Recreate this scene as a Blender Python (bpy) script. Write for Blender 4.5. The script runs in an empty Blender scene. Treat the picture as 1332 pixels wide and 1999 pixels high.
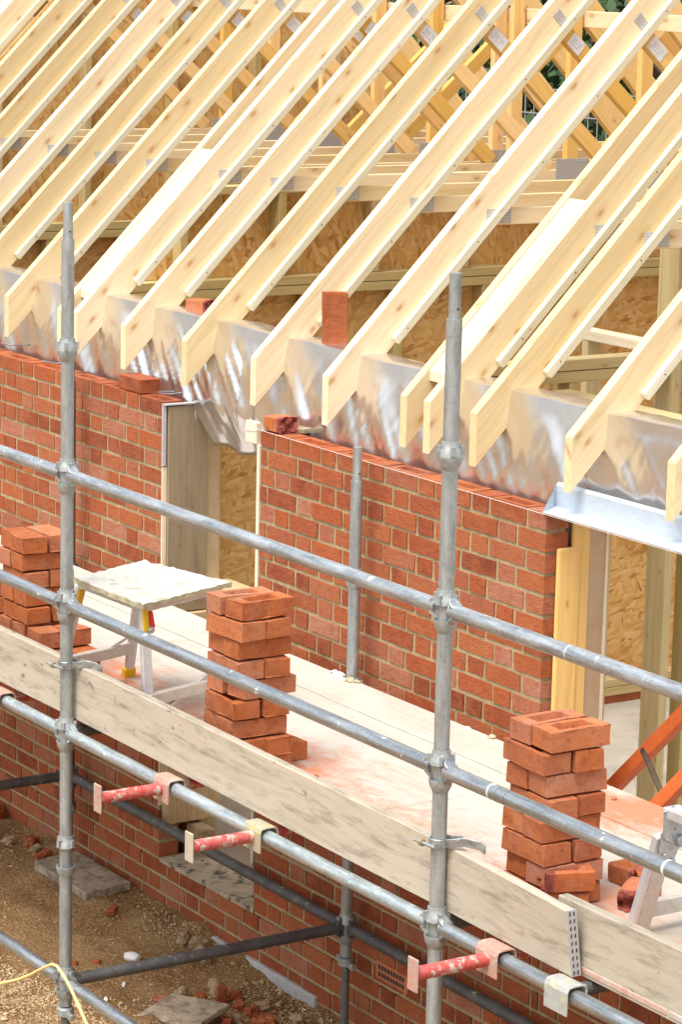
import bpy, bmesh, math, random
from mathutils import Vector, Matrix, noise
R = random.Random(7)
rad = math.radians
scene = bpy.context.scene
col = scene.collection
V = Vector
Z = V((0, 0, 1))

# ------------------------------------------------------------------ helpers
class MB:
    """collects shapes (with UVs in metres) and links them as one mesh object"""
    def __init__(s):
        s.v = []; s.f = []; s.uv = []; s.mi = []; s.m = 0
    def face(s, idx, uvs):
        s.f.append(idx); s.uv.append(uvs); s.mi.append(s.m)
    def beam(s, p0, p1, w, h, up=Z, jit=0.0):
        """box from p0 to p1; w = width across, h = height along up (centred)"""
        p0 = V(p0); p1 = V(p1); d = (p1 - p0); L = d.length; d.normalize()
        side = d.cross(V(up)).normalized(); u = side.cross(d).normalized()
        o = len(s.v); ou, ov = R.uniform(0, 60), R.uniform(0, 60)
        for k, p in enumerate((p0, p1)):
            for a, b in ((-1, -1), (1, -1), (1, 1), (-1, 1)):
                s.v.append(p + side * a * w / 2 + u * b * h / 2 + V([R.uniform(-jit, jit) for _ in range(3)]))
        per = [0, w, w + h, 2 * w + h, 2 * w + 2 * h]
        for k in range(4):
            a, b = k, (k + 1) % 4
            s.face([o + b, o + a, o + 4 + a, o + 4 + b],
                   [(ou, ov + per[k + 1]), (ou, ov + per[k]), (ou + L, ov + per[k]), (ou + L, ov + per[k + 1])])
        for q, sg in ((0, 1), (4, -1)):
            ids = [o + q + k for k in range(4)]; uv = [(ou + .3, ov), (ou + .3, ov + w), (ou + .3 + h * .1, ov + w), (ou + .3 + h * .1, ov)]
            if sg < 0: ids.reverse(); uv.reverse()
            s.face(ids, uv)
        return s
    def box(s, lo, hi, jit=0.0):
        lo = V(lo); hi = V(hi); c = (lo + hi) / 2; e = hi - lo
        ax = max(range(3), key=lambda i: e[i])
        if ax == 0: return s.beam((lo.x, c.y, c.z), (hi.x, c.y, c.z), e.y, e.z, Z, jit)
        if ax == 1: return s.beam((c.x, lo.y, c.z), (c.x, hi.y, c.z), e.x, e.z, Z, jit)
        return s.beam((c.x, c.y, lo.z), (c.x, c.y, hi.z), e.x, e.y, V((0, 1, 0)), jit)
    def prism(s, poly, x0, x1, along):
        """poly = list of (y,z) counter-clockwise seen from +x, extruded in x; along=(y,z) grain direction"""
        n = len(poly); o = len(s.v); ou, ov = R.uniform(0, 60), R.uniform(0, 60)
        ay, az = along; l = math.hypot(ay, az); ay /= l; az /= l
        U = lambda p: (ou + p[0] * ay + p[1] * az, ov - p[0] * az + p[1] * ay)
        for x in (x0, x1):
            for p in poly: s.v.append(V((x, p[0], p[1])))
        s.face([o + n + k for k in range(n)], [U(p) for p in poly])
        s.face([o + k for k in reversed(range(n))], [(a, b + 3) for a, b in (U(p) for p in reversed(poly))])
        for k in range(n):
            j = (k + 1) % n; a = U(poly[k]); b = U(poly[j]); w = x1 - x0
            s.face([o + k, o + j, o + n + j, o + n + k],
                   [(a[0], a[1] + 7), (b[0], b[1] + 7), (b[0], b[1] + 7 + w), (a[0], a[1] + 7 + w)])
        return s
    def rings(s, rings, cap0=True, cap1=True, vscale=1.0):
        """loft through rings of points"""
        o = len(s.v); n = len(rings[0]); ou, ov = R.uniform(0, 60), R.uniform(0, 60)
        for r in rings: s.v += [V(p) for p in r]
        acc = 0
        for k in range(len(rings) - 1):
            c0 = sum((V(p) for p in rings[k]), V()) / n; c1 = sum((V(p) for p in rings[k + 1]), V()) / n
            d = (c1 - c0).length
            if d < 1e-5: d = (V(rings[k][0]) - V(rings[k + 1][0])).length
            for i in range(n):
                j = (i + 1) % n
                a, b = o + k * n + i, o + k * n + j
                s.face([a, b, b + n, a + n], [(ou + acc, ov + i / n * .15), (ou + acc, ov + (i + 1) / n * .15),
                                              (ou + acc + d, ov + (i + 1) / n * .15), (ou + acc + d, ov + i / n * .15)])
            acc += d
        for q, ok in ((0, cap0), (len(rings) - 1, cap1)):
            if ok:
                ids = [o + q * n + i for i in range(n)]
                if q == 0: ids.reverse()
                s.face(ids, [(ou + .01 * i, ov) for i in range(n)])
        return s
    def tube(s, p0, p1, r, n=16, r1=None, cap=True):
        p0 = V(p0); p1 = V(p1); d = (p1 - p0).normalized()
        a = d.orthogonal().normalized(); b = d.cross(a)
        r1 = r if r1 is None else r1
        R_ = [[p + (a * math.cos(t) + b * math.sin(t)) * q for t in [2 * math.pi * k / n for k in range(n)]] for p, q in ((p0, r), (p1, r1))]
        return s.rings(R_, cap, cap)
    def pipe(s, p0, p1, r, t, n=16):
        """hollow tube with wall thickness t"""
        p0 = V(p0); p1 = V(p1); d = (p1 - p0).normalized(); a = d.orthogonal().normalized(); b = d.cross(a)
        ring = lambda p, q: [p + (a * math.cos(2 * math.pi * k / n) + b * math.sin(2 * math.pi * k / n)) * q for k in range(n)]
        return s.rings([ring(p0 + d * .03, r - t), ring(p0, r - t), ring(p0, r), ring(p1, r), ring(p1, r - t), ring(p1 - d * .03, r - t)], True, True)
    def lathe(s, c, prof, n=20, closed=False):
        """vertical lathe about c; prof = [(r, z)]"""
        c = V(c)
        rg = [[c + V((r * math.cos(2 * math.pi * k / n), r * math.sin(2 * math.pi * k / n), z)) for k in range(n)] for r, z in prof]
        return s.rings(rg, not closed, not closed)
    def sweep(s, pts, r, n=8):
        pts = [V(p) for p in pts]; rg = []
        a = None
        for i, p in enumerate(pts):
            d = (pts[min(i + 1, len(pts) - 1)] - pts[max(i - 1, 0)]).normalized()
            a = d.orthogonal().normalized() if a is None else (a - d * a.dot(d)).normalized()
            b = d.cross(a)
            rg.append([p + (a * math.cos(2 * math.pi * k / n) + b * math.sin(2 * math.pi * k / n)) * r for k in range(n)])
        return s.rings(rg)
    def strip(s, pts, w, t, wdir):
        """flat bar of width w (along wdir) and thickness t bent through pts"""
        pts = [V(p) for p in pts]; wd = V(wdir).normalized(); rg = []
        for i, p in enumerate(pts):
            d = (pts[min(i + 1, len(pts) - 1)] - pts[max(i - 1, 0)]).normalized(); nn = d.cross(wd).normalized()
            rg.append([p - wd * w / 2 - nn * t / 2, p + wd * w / 2 - nn * t / 2, p + wd * w / 2 + nn * t / 2, p - wd * w / 2 + nn * t / 2])
        return s.rings(rg)
    def build(s, name, mat, parent=None, bevel=0, smooth=False, seg=1, origin=None):
        me = bpy.data.meshes.new(name)
        o = V(origin) if origin is not None else V((0, 0, 0))
        me.from_pydata([tuple(p - o) for p in s.v], [], s.f)
        uvl = me.uv_layers.new(name='UVMap')
        flat = []
        for f in s.uv:
            for q in f: flat += [q[0], q[1]]
        uvl.data.foreach_set('uv', flat)
        mats = mat if isinstance(mat, (list, tuple)) else [mat]
        for m in mats: me.materials.append(m)
        if len(mats) > 1: me.polygons.foreach_set('material_index', s.mi)
        me.update()
        if smooth: me.shade_smooth(); 
        ob = bpy.data.objects.new(name, me); col.objects.link(ob)
        ob.location = o
        if smooth and hasattr(me, 'set_sharp_from_angle'): me.set_sharp_from_angle(angle=rad(38))
        if parent: ob.parent = parent
        if bevel:
            b = ob.modifiers.new('bevel', 'BEVEL'); b.width = bevel; b.segments = seg; b.limit_method = 'ANGLE'; b.angle_limit = rad(40)
        return ob

def tag(o, label=None, cat=None, group=None, kind=None):
    if label: o['label'] = label
    if cat: o['category'] = cat
    if group: o['group'] = group
    if kind: o['kind'] = kind
    return o
def thing(name, label, cat, loc=(0, 0, 0), rz=0, group=None):
    o = bpy.data.objects.new(name, None); col.objects.link(o); o.location = loc; o.rotation_euler = (0, 0, rz)
    o.empty_display_size = .1
    return tag(o, label, cat, group)
def copy_tree(root, loc=None, rz=None, label=None):
    c = root.copy(); col.objects.link(c)
    for ch in list(root.children):
        d = copy_tree(ch); d.parent = c
    if loc is not None: c.location = loc
    if rz is not None: c.rotation_euler = (0, 0, rz)
    if label: c['label'] = label
    return c
def mesh_of(mb):
    return mb

# ------------------------------------------------------------------ materials
class NT:
    def __init__(s, name):
        s.m = bpy.data.materials.new(name); s.m.use_nodes = True; s.t = s.m.node_tree
        s.t.nodes.clear(); s.out = s.n('ShaderNodeOutputMaterial'); s.b = s.n('ShaderNodeBsdfPrincipled')
        s.l(s.b.outputs[0], s.out.inputs[0])
    def n(s, ty, **k):
        x = s.t.nodes.new(ty)
        for a, b in k.items(): setattr(x, a, b)
        return x
    def l(s, a, b): s.t.links.new(a, b)
    def coord(s, kind='Object', scale=(1, 1, 1), loc=(0, 0, 0), rot=(0, 0, 0)):
        c = s.n('ShaderNodeTexCoord'); mp = s.n('ShaderNodeMapping')
        mp.inputs['Scale'].default_value = scale; mp.inputs['Location'].default_value = loc; mp.inputs['Rotation'].default_value = rot
        s.l(c.outputs[kind], mp.inputs['Vector']); return mp.outputs[0]
    def pos(s, scale=(1, 1, 1)):
        c = s.n('ShaderNodeNewGeometry'); mp = s.n('ShaderNodeMapping'); mp.inputs['Scale'].default_value = scale
        s.l(c.outputs['Position'], mp.inputs['Vector']); return mp.outputs[0]
    def noise(s, vec, scale=5, detail=4, rough=.55, dist=0, dim='3D'):
        x = s.n('ShaderNodeTexNoise'); x.noise_dimensions = dim
        x.inputs['Scale'].default_value = scale; x.inputs['Detail'].default_value = detail; x.inputs['Roughness'].default_value = rough
        x.inputs['Distortion'].default_value = dist
        if vec is not None: s.l(vec, x.inputs['Vector'])
        return x.outputs['Fac']
    def vor(s, vec, scale=5, feat='F1', out='Distance', rnd=1.0, dim='3D'):
        x = s.n('ShaderNodeTexVoronoi'); x.feature = feat; x.voronoi_dimensions = dim; x.inputs['Scale'].default_value = scale; x.inputs['Randomness'].default_value = rnd
        s.l(vec, x.inputs['Vector']); return x.outputs[out]
    def ramp(s, fac, stops, interp='LINEAR'):
        r = s.n('ShaderNodeValToRGB'); r.color_ramp.interpolation = interp; e = r.color_ramp.elements
        while len(e) < len(stops): e.new(.5)
        for q, (p, c) in zip(e, stops):
            q.position = p; q.color = (c, c, c, 1) if isinstance(c, (int, float)) else (*c, 1)
        s.l(fac, r.inputs[0]); return r.outputs[0]
    def mix(s, fac, a, b, mode='MIX'):
        x = s.n('ShaderNodeMix'); x.data_type = 'RGBA'; x.blend_type = mode; x.clamp_factor = True
        for v, i in ((fac, 0), (a, 6), (b, 7)):
            if isinstance(v, (int, float)): x.inputs[i].default_value = v if i == 0 else (v, v, v, 1)
            elif isinstance(v, tuple): x.inputs[i].default_value = (*v, 1)
            else: s.l(v, x.inputs[i])
        return x.outputs[2]
    def math(s, op, a, b=0.0, c=None):
        x = s.n('ShaderNodeMath'); x.operation = op
        for i, v in enumerate((a, b) if c is None else (a, b, c)):
            if isinstance(v, (int, float)): x.inputs[i].default_value = v
            else: s.l(v, x.inputs[i])
        return x.outputs[0]
    def color(s, c):
        if isinstance(c, tuple): s.b.inputs['Base Color'].default_value = (*c, 1)
        else: s.l(c, s.b.inputs['Base Color'])
    def set(s, rough=.6, metal=0.0, spec=.5):
        for k, v in (('Roughness', rough), ('Metallic', metal), ('Specular IOR Level', spec)):
            if isinstance(v, (int, float)): s.b.inputs[k].default_value = v
            else: s.l(v, s.b.inputs[k])
    def bump(s, h, strength=.3, dist=.005):
        x = s.n('ShaderNodeBump'); x.inputs['Strength'].default_value = strength; x.inputs['Distance'].default_value = dist
        s.l(h, x.inputs['Height']); s.l(x.outputs[0], s.b.inputs['Normal'])
    def rnd(s):
        g = s.n('ShaderNodeNewGeometry'); o = s.n('ShaderNodeObjectInfo')
        return s.math('FRACT', s.math('ADD', g.outputs['Random Per Island'], o.outputs['Random']))

def wood(name, light, dark, knot=(.40, .19, .05), kn=1.0, stain=0.0, stain_col=(.2, .16, .11), var=.12, rough=.6):
    n = NT(name)
    uv = n.coord('UV')
    st = n.coord('UV', (1.2, 26, 1))
    wob = n.noise(n.coord('UV', (2.0, 5, 1)), 1, 2)
    vv = n.n('ShaderNodeVectorMath'); vv.operation = 'MULTIPLY_ADD'
    cx = n.n('ShaderNodeCombineXYZ'); n.l(wob, cx.inputs[1]); n.l(st, vv.inputs[2]); n.l(cx.outputs[0], vv.inputs[0]); vv.inputs[1].default_value = (0, 2.2, 0)
    g = n.noise(vv.outputs[0], 1.6, 5, .6, .4)
    c = n.ramp(g, [(.3, dark), (.52, light), (.75, tuple(min(1, x * 1.06) for x in light))])
    # faint broad tone per board
    r = n.rnd()
    hs = n.n('ShaderNodeHueSaturation'); n.l(c, hs.inputs['Color'])
    n.l(n.math('MULTIPLY_ADD', r, var, 1 - var * .5), hs.inputs['Value']); n.l(n.math('MULTIPLY_ADD', r, -.25, 1.1), hs.inputs['Saturation'])
    c = hs.outputs[0]
    if kn > 0:
        kd = n.vor(n.coord('UV', (3.4, 7.5, 1)), 1.0, dim='2D')
        kf = n.ramp(kd, [(0.0, 1.0), (.032 * kn, .85), (.055 * kn, .3), (.13 * kn, 0)])
        sel = n.math('GREATER_THAN', n.vor(n.coord('UV', (3.4, 7.5, 1)), 1.0, out='Color', dim='2D'), .36)
        c = n.mix(n.math('MULTIPLY', kf, n.math('MULTIPLY', sel, .75)), c, knot)
    if stain > 0:
        sp = n.noise(n.coord('UV', (2.2, 13, 1)), 1.7, 6, .72, .1)
        c = n.mix(n.math('MULTIPLY', n.ramp(sp, [(.50, 0), (.68, .85)]), stain), c, stain_col)
        sp2 = n.noise(n.coord('UV', (9, 14, 1)), 1.6, 3, .6)
        c = n.mix(n.math('MULTIPLY', n.ramp(sp2, [(.66, 0), (.72, 1)]), stain * .8), c, tuple(x * .5 for x in stain_col))
    n.color(c); n.set(rough, 0, .3); n.bump(g, .25, .002)
    return n.m

def osb(name):
    n = NT(name); cols = []
    base = None
    for k, (a, sc) in enumerate(((.3, 1.0), (1.2, 1.15), (2.2, .9), (2.9, 1.3))):
        m2 = n.n('ShaderNodeMapping'); n.l(n.coord('UV', (1, 1, 1), (k * 3.1, k * 7.7, 0), (0, 0, a)), m2.inputs['Vector']); m2.inputs['Scale'].default_value = (13 * sc, 46 * sc, 1); vec = m2.outputs[0]
        vv = n.n('ShaderNodeTexVoronoi'); vv.voronoi_dimensions = '2D'; vv.inputs['Scale'].default_value = 1.0; n.l(vec, vv.inputs['Vector'])
        sx = n.n('ShaderNodeSeparateColor'); n.l(vv.outputs['Color'], sx.inputs[0])
        c = n.ramp(sx.outputs[0], [(0, (.40, .19, .05)), (.12, (.56, .31, .10)), (.6, (.64, .40, .15)), (1, (.72, .50, .23))])
        if base is None: base = c
        else: base = n.mix(n.math('GREATER_THAN', sx.outputs[1], .55), base, c)
    fl = n.noise(n.coord('UV'), 2.0, 3)
    base = n.mix(n.ramp(fl, [(.35, 0), (.7, .3)]), base, (.42, .22, .065))
    n.color(base); n.set(.65, 0, .3)
    return n.m

def brick_mat(name, cols, dust=.25, crease=.5):
    n = NT(name); r = n.rnd()
    c = n.ramp(r, [(i / (len(cols) - 1), q) for i, q in enumerate(cols)], 'LINEAR')
    p = n.pos()
    a = n.noise(p, 14, 5, .6)
    c = n.mix(n.ramp(a, [(.38, .0), (.68, .75)]), c, tuple(min(1, x * q) for x, q in zip(cols[len(cols) // 2], (1.22, 1.38, 1.2))))
    b = n.noise(p, 38, 4, .7)
    c = n.mix(n.ramp(b, [(.52, 0), (.72, .6)]), c, (.13, .032, .017))
    d = n.noise(p, 9, 6, .7)
    c = n.mix(n.math('MULTIPLY', n.ramp(d, [(.5, 0), (.72, 1)]), dust), c, (.46, .22, .125))
    sm_ = n.noise(n.pos((1, 1, 2)), 5.5, 5, .75, .3)
    c = n.mix(n.math('MULTIPLY', n.ramp(sm_, [(.60, 0), (.70, .6)]), dust), c, (.42, .32, .19))
    hs = n.n('ShaderNodeHueSaturation'); hs.inputs['Saturation'].default_value = 1.0; hs.inputs['Value'].default_value = .98; hs.inputs['Hue'].default_value = .502; n.l(c, hs.inputs['Color']); c = hs.outputs[0]
    n.color(c); n.set(.85, 0, .25)
    h = n.math('ADD', n.noise(n.pos((1, 1, 2.4)), 22, 6, .7), n.math('MULTIPLY', n.noise(p, 160, 2), .35))
    n.bump(h, crease, .006)
    return n.m

def simple(name, c, rough=.6, metal=0.0, var=.15, scale=8, bump=.15, spots=None, bscale=60):
    n = NT(name); p = n.pos()
    a = n.noise(p, scale, 5, .6)
    k = n.ramp(a, [(.3, tuple(x * (1 - var) for x in c)), (.7, tuple(min(1, x * (1 + var)) for x in c))])
    if spots:
        sc, sz, amt, cs = spots
        k = n.mix(n.math('MULTIPLY', n.ramp(n.noise(p, sc, 4, .65), [(sz, 0), (sz + .07, 1)]), amt), k, cs)
    n.color(k); n.set(rough, metal, .4)
    if bump: n.bump(n.noise(p, bscale, 4, .6), bump, .004)
    return n.m

M = {}
M['pine'] = wood('planed_pine', (.74, .58, .335), (.66, .49, .25), knot=(.44, .20, .05), kn=1.5, var=.2)
M['pine_warm'] = wood('warm_pine', (.80, .52, .18), (.72, .43, .12), kn=.9, var=.2)  # yellower than the pine; on webs, wood bounce in shade put into the colour
M['batten'] = wood('pale_batten', (.68, .63, .46), (.62, .55, .36), kn=.5)
M['treated'] = wood('treated_timber', (.52, .42, .20), (.44, .34, .14), kn=.8)
M['white_pine'] = wood('pale_board', (.74, .64, .46), (.64, .50, .30), kn=.5)
M['toe'] = wood('weathered_board', (.47, .41, .315), (.40, .345, .255), kn=.5, stain=.85, stain_col=(.185, .16, .115))
M['plank_grey'] = wood('grimy_plank', (.30, .235, .155), (.26, .20, .13), kn=.4, stain=.6, stain_col=(.13, .10, .065))
M['ply'] = wood('ply_box', (.50, .36, .19), (.40, .27, .13), kn=.6)
M['osb'] = osb('strand_board')
M['brick'] = brick_mat('facing_brick', [(.19, .042, .018), (.28, .060, .024), (.36, .084, .028), (.38, .118, .045), (.29, .066, .026), (.39, .175, .115), (.34, .088, .030), (.22, .046, .021)], .26, .85)
M['stack'] = brick_mat('new_brick', [(.33, .085, .038), (.42, .112, .034), (.47, .165, .080), (.45, .19, .125), (.40, .104, .036), (.48, .21, .13), (.36, .088, .034), (.45, .132, .040)], .5, .5)
M['fracture'] = simple('brick_fracture', (.22, .05, .035), .95, 0, .5, 30, .9, None, 50)
M['mortar'] = simple('mortar', (.345, .27, .15), .95, 0, .25, 20, .5)
M['terracotta'] = simple('terracotta', (.50, .17, .075), .8, 0, .15, 25, .2)

def metal(name, c, c2, rough=.42, met=.75, sc=(3, 3, 1.2), spl=0.0, splc=(.62, .60, .55)):
    n = NT(name); 
    a = n.noise(n.pos(sc), 6, 6, .7, .3); b = n.noise(n.pos(), 70, 3, .7)
    k = n.ramp(n.math('ADD', n.math('MULTIPLY', a, .75), n.math('MULTIPLY', b, .25)), [(.36, c2), (.6, c)])
    f = None
    if spl > 0:
        f = n.ramp(n.noise(n.pos(), 26, 5, .7, .5), [(.64 - .1 * spl, 0), (.70 - .1 * spl, 1)])
        k = n.mix(f, k, splc)
        n.set(n.math('MULTIPLY_ADD', a, .35, rough - .12), n.math('MULTIPLY', n.math('SUBTRACT', 1.0, f), met), .5)
    else: n.set(n.math('MULTIPLY_ADD', a, .35, rough - .12), met, .5)
    n.color(k); n.bump(b, .12, .002)
    return n.m
M['galv'] = metal('galvanised_tube', (.44, .475, .47), (.27, .295, .30), .42, .6, (5, 5, 1.2))
M['galv_pale'] = metal('bright_tube', (.50, .54, .56), (.24, .27, .29), .33, .85, (.8, 9, 9), .10, (.66, .67, .64))
M['galv_teal'] = metal('tube_with_old_paint', (.52, .58, .58), (.25, .29, .31), .40, .6, (.8, 9, 9), .3, (.46, .64, .61))
M['galv_rail'] = metal('weathered_rail', (.54, .58, .60), (.24, .265, .28), .36, .75, (.9, 8, 8), .08, (.55, .55, .52))
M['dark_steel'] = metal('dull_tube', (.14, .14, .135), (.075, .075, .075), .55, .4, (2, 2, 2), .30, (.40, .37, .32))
M['cup'] = metal('cast_coupler', (.42, .45, .44), (.26, .28, .27), .5, .5, (8, 8, 8))
M['dull_cup'] = metal('dull_coupler', (.20, .20, .18), (.11, .11, .10), .6, .4, (8, 8, 8))
M['red_steel'] = metal('flaking_red_paint', (.52, .045, .045), (.48, .17, .14), .6, .1, (14, 9, 9), 1.15, (.50, .40, .33))
M['pink_steel'] = metal('dusty_red_saddle', (.46, .22, .17), (.42, .33, .26), .7, .1, (14, 14, 14), .9, (.42, .38, .30))
M['lime_steel'] = metal('green_dusted_saddle', (.38, .34, .22), (.40, .36, .29), .7, .1, (14, 14, 14), .7, (.40, .38, .10))
M['yellow_mark'] = metal('yellow_marked_saddle', (.44, .45, .41), (.33, .34, .32), .6, .2, (10, 10, 10), .6, (.52, .52, .14))
M['alu'] = metal('aluminium', (.74, .75, .76), (.62, .63, .64), .38, .6, (3, 3, 3))
M['alu_shade'] = metal('shaded_aluminium', (.62, .58, .52), (.50, .46, .40), .5, .4, (6, 6, 6))  # darker, browner copy of the aluminium, with shade put into the colour
M['hinge'] = metal('zinc_hinge', (.50, .53, .56), (.32, .34, .37), .35, .8, (9, 9, 9))
M['lintel'] = metal('galvanised_lintel', (.56, .62, .68), (.47, .53, .59), .42, .35, (4, 4, 14))
M['plate'] = metal('nail_plate_zinc', (.60, .60, .60), (.48, .48, .49), .45, .4, (20, 20, 20))
M['orange'] = metal('orange_paint', (.80, .19, .055), (.70, .15, .04), .45, .0, (5, 5, 5))
M['yellow'] = simple('yellow_plastic', (.78, .50, .02), .4, 0, .1, 10, 0)
M['red'] = simple('red_plastic', (.55, .03, .03), .4, 0, .1, 10, 0)
M['paper'] = simple('white_paper', (.72, .73, .76), .7, 0, .08, 40, 0, (60, .6, .5, (.45, .46, .5)))
M['ink'] = simple('dark_ink', (.06, .06, .07), .7, 0, .05, 10, 0)
M['tooth'] = simple('punched_tooth', (.42, .42, .41), .6, .3, .1, 10, 0)
M['string'] = simple('white_line', (.80, .76, .70), .8, 0, .05, 10, 0)
M['cable'] = simple('yellow_cable', (.78, .60, .24), .5, 0, .1, 6, 0)
M['concrete'] = simple('concrete', (.44, .44, .42), .9, 0, .2, 9, .5, (30, .6, .4, (.22, .2, .17)))
M['slab'] = simple('dirty_slab', (.34, .28, .20), .95, 0, .3, 12, .9, (22, .52, .7, (.17, .12, .075)), 45)
M['floor'] = simple('site_floor', (.40, .37, .31), .9, 0, .2, 3, .3, (11, .62, .5, (.25, .2, .15)))
M['stone'] = simple('pale_stone', (.72, .70, .66), .9, 0, .1, 20, .4)
M['flint'] = simple('dirty_stone', (.36, .26, .15), .9, 0, .35, 14, .5)
M['rubber'] = simple('black_membrane', (.035, .034, .034), .6, 0, .3, 10, .3)
M['sill'] = simple('sill_mortar', (.43, .35, .25), .95, 0, .3, 14, .9, (16, .55, .9, (.07, .065, .06)), 40)
M['board_mortar'] = simple('mortar_crusted_board', (.50, .485, .43), .95, 0, .18, 9, .9, (9, .53, .75, (.32, .30, .23)), 18)
M['board_edge'] = simple('crusted_edge', (.40, .35, .22), .95, 0, .35, 18, .9, None, 40)
M['leaf'] = simple('hedge_leaf', (.035, .075, .022), .6, 0, .6, 2.5, 0)
M['bark'] = simple('bark', (.10, .075, .05), .9, 0, .3, 10, .6)
M['wire'] = simple('fence_wire', (.33, .35, .36), .5, .5, .1, 5, 0)

def deck_mat():
    n = NT('dusty_deck')
    st = n.coord('UV', (1.5, 30, 1)); g = n.noise(st, 1.5, 5, .6, .3)
    c = n.ramp(g, [(.3, (.40, .355, .29)), (.6, (.475, .43, .36))])
    c = n.mix(n.ramp(n.noise(n.pos(), 3.5, 5, .65), [(.42, 0), (.62, .75)]), c, (.51, .475, .42))
    # brick dust trodden out round the stacks and along the toe board
    tot = None
    for (x, y, r) in ((1.85, -1.10, .55), (3.45, -1.05, .45), (.35, -1.05, .50), (2.6, -1.22, .55), (1.0, -1.15, .5), (2.9, -.22, .40), (4.2, -1.1, .45)):
        d = n.n('ShaderNodeVectorMath'); d.operation = 'DISTANCE'; n.l(n.pos((.75, 1, 0)), d.inputs[0]); d.inputs[1].default_value = (x * .75, y, 0)
        f = n.ramp(n.math('DIVIDE', d.outputs['Value'], r * 1.15), [(0, 1), (1, 0)])
        tot = f if tot is None else n.math('MAXIMUM', tot, f)
    nz = n.noise(n.pos((1, 1.6, 1)), 8, 6, .7, .4)
    f = n.ramp(n.math('ADD', n.math('MULTIPLY', tot, .55), n.math('MULTIPLY', nz, .75)), [(.56, 0), (.82, .9)])
    c = n.mix(f, c, (.50, .175, .085))
    sp = n.noise(n.pos(), 55, 2, .6)
    c = n.mix(n.math('MULTIPLY', n.ramp(sp, [(.70, 0), (.74, 1)]), .55), c, (.35, .28, .2))
    n.color(c); n.set(.85, 0, .2); n.bump(n.noise(n.pos(), 40, 5, .7), .3, .004)
    return n.m
M['deck'] = deck_mat()

def soil_mat():
    n = NT('site_soil'); p = n.pos()
    a = n.noise(p, 2.2, 6, .65)
    c = n.ramp(a, [(.32, (.15, .072, .026)), (.5, (.27, .148, .056)), (.68, (.36, .225, .10))])
    v = n.vor(p, 110, out='Color'); sx = n.n('ShaderNodeSeparateColor'); n.l(v, sx.inputs[0])
    c = n.mix(n.ramp(sx.outputs[0], [(.5, 0), (.53, .4), (1, .6)]), c, n.ramp(sx.outputs[1], [(0, (.14, .085, .045)), (.6, (.34, .25, .14)), (1, (.46, .38, .26))]))
    b = n.noise(p, 26, 5, .7)
    c = n.mix(n.ramp(b, [(.56, 0), (.75, .7)]), c, (.075, .045, .024))
    n.color(c); n.set(.95, 0, .15)
    h = n.math('ADD', n.math('ADD', n.math('MULTIPLY', n.vor(p, 110), -.6), n.math('MULTIPLY', n.vor(p, 48), -.6)), n.noise(p, 30, 5, .7)); n.bump(h, .8, .012)
    return n.m
M['soil'] = soil_mat()
def gravel_mat():
    n = NT('gravel_stone')
    c = n.ramp(n.rnd(), [(0, (.27, .17, .085)), (.3, (.42, .29, .15)), (.6, (.52, .39, .22)), (.85, (.58, .48, .32)), (1, (.34, .13, .06))])
    n.color(c); n.set(.9, 0, .2); return n.m
M['gravel'] = gravel_mat()
def foil_mat():
    n = NT('foil_sheet')
    w = n.noise(n.pos((1, 1, .35)), 13, 3, .5, .8)
    w2 = n.noise(n.pos((1, 1, .8)), 45, 3, .5, .8)
    c = n.ramp(n.noise(n.pos(), 4, 3), [(.3, (.74, .73, .73)), (.7, (.86, .85, .84))])
    n.color(c); n.set(.25, .95, .5)
    n.bump(w, .10, .012)
    return n.m
M['foil'] = foil_mat()
M['foil_tan'] = metal('tan_reflection_foil', (.56, .44, .30), (.48, .36, .23), .42, .45, (2, 2, 2))  # same silver foil; the tan reflection on the jambs is painted into its colour

# ------------------------------------------------------------------ layout constants (metres; z = 0 at the top of the brickwork)
S = 1.07
BL, BW, BH = .215 * S - .0060, .1025 * S - .0060, .065 * S - .0045      # brick length, width, height
J = .010 * S + .0060
CH = .075 * S                                       # course height
PX0, PX1 = 0.0, 2.036                             # pier
WX = -.862                                        # right-hand end of the far wall
XL = -6.6                                         # where the far wall stops
SILL = -2.135
PY, IY = -1.39, -.09                              # outer / inner rows of standards
SX = [.894 - 2.492, .894, .894 + 2.492, .894 + 4.984]
ZU = .067                                         # top guard rail
DECK = -.875
GZ = -2.37

# ------------------------------------------------------------------ the ground and floor
def gz(x, y):
    h = GZ + .05 * noise.noise(V((x * .9, y * .9, 3.1))) + .022 * noise.noise(V((x * 3.1, y * 3.1, .4)))
    h += .012 * noise.noise(V((x * 9, y * 9, 1.4))) + .006 * noise.noise(V((x * 23, y * 23, 2.2)))
    if y > -.55: h += .05 * max(0, noise.noise(V((x * 4.3, y * 5.1, 9.7)))) * min(1, (y + .55) / .3)
    if x > -.2: h -= .058 * min(1, (x + .2) / .5) * max(0, min(1, (y + .75) / .6))
    if y < -1.0: h += .06 * min(1, (-1.0 - y) / 1.2)
    return h
def axis(pts):
    out = []
    for a, b, n in pts: out += [a + (b - a) * i / n for i in range(n)]
    return out + [pts[-1][1]]
xs = axis([(-260, -60, 5), (-60, -12, 8), (-12, -3.4, 24), (-3.4, 2.6, 240), (2.6, 6, 34), (6, 30, 10), (30, 260, 5)])
ys = axis([(-260, -40, 5), (-40, -6, 10), (-6, -2.2, 26), (-2.2, .1, 92), (.1, 7, 10), (7, 40, 8), (40, 260, 5)])
g = MB()
for y in ys:
    for x in xs: g.v.append(V((x, y, gz(x, y) if (-12 < x < 8 and -6 < y < .12) else GZ)))
nx = len(xs)
for j in range(len(ys) - 1):
    for i in range(nx - 1):
        a = j * nx + i; g.face([a, a + 1, a + nx + 1, a + nx], [(0, 0)] * 4)
tag(g.build('ground', M['soil'], smooth=True), kind='structure')
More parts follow.
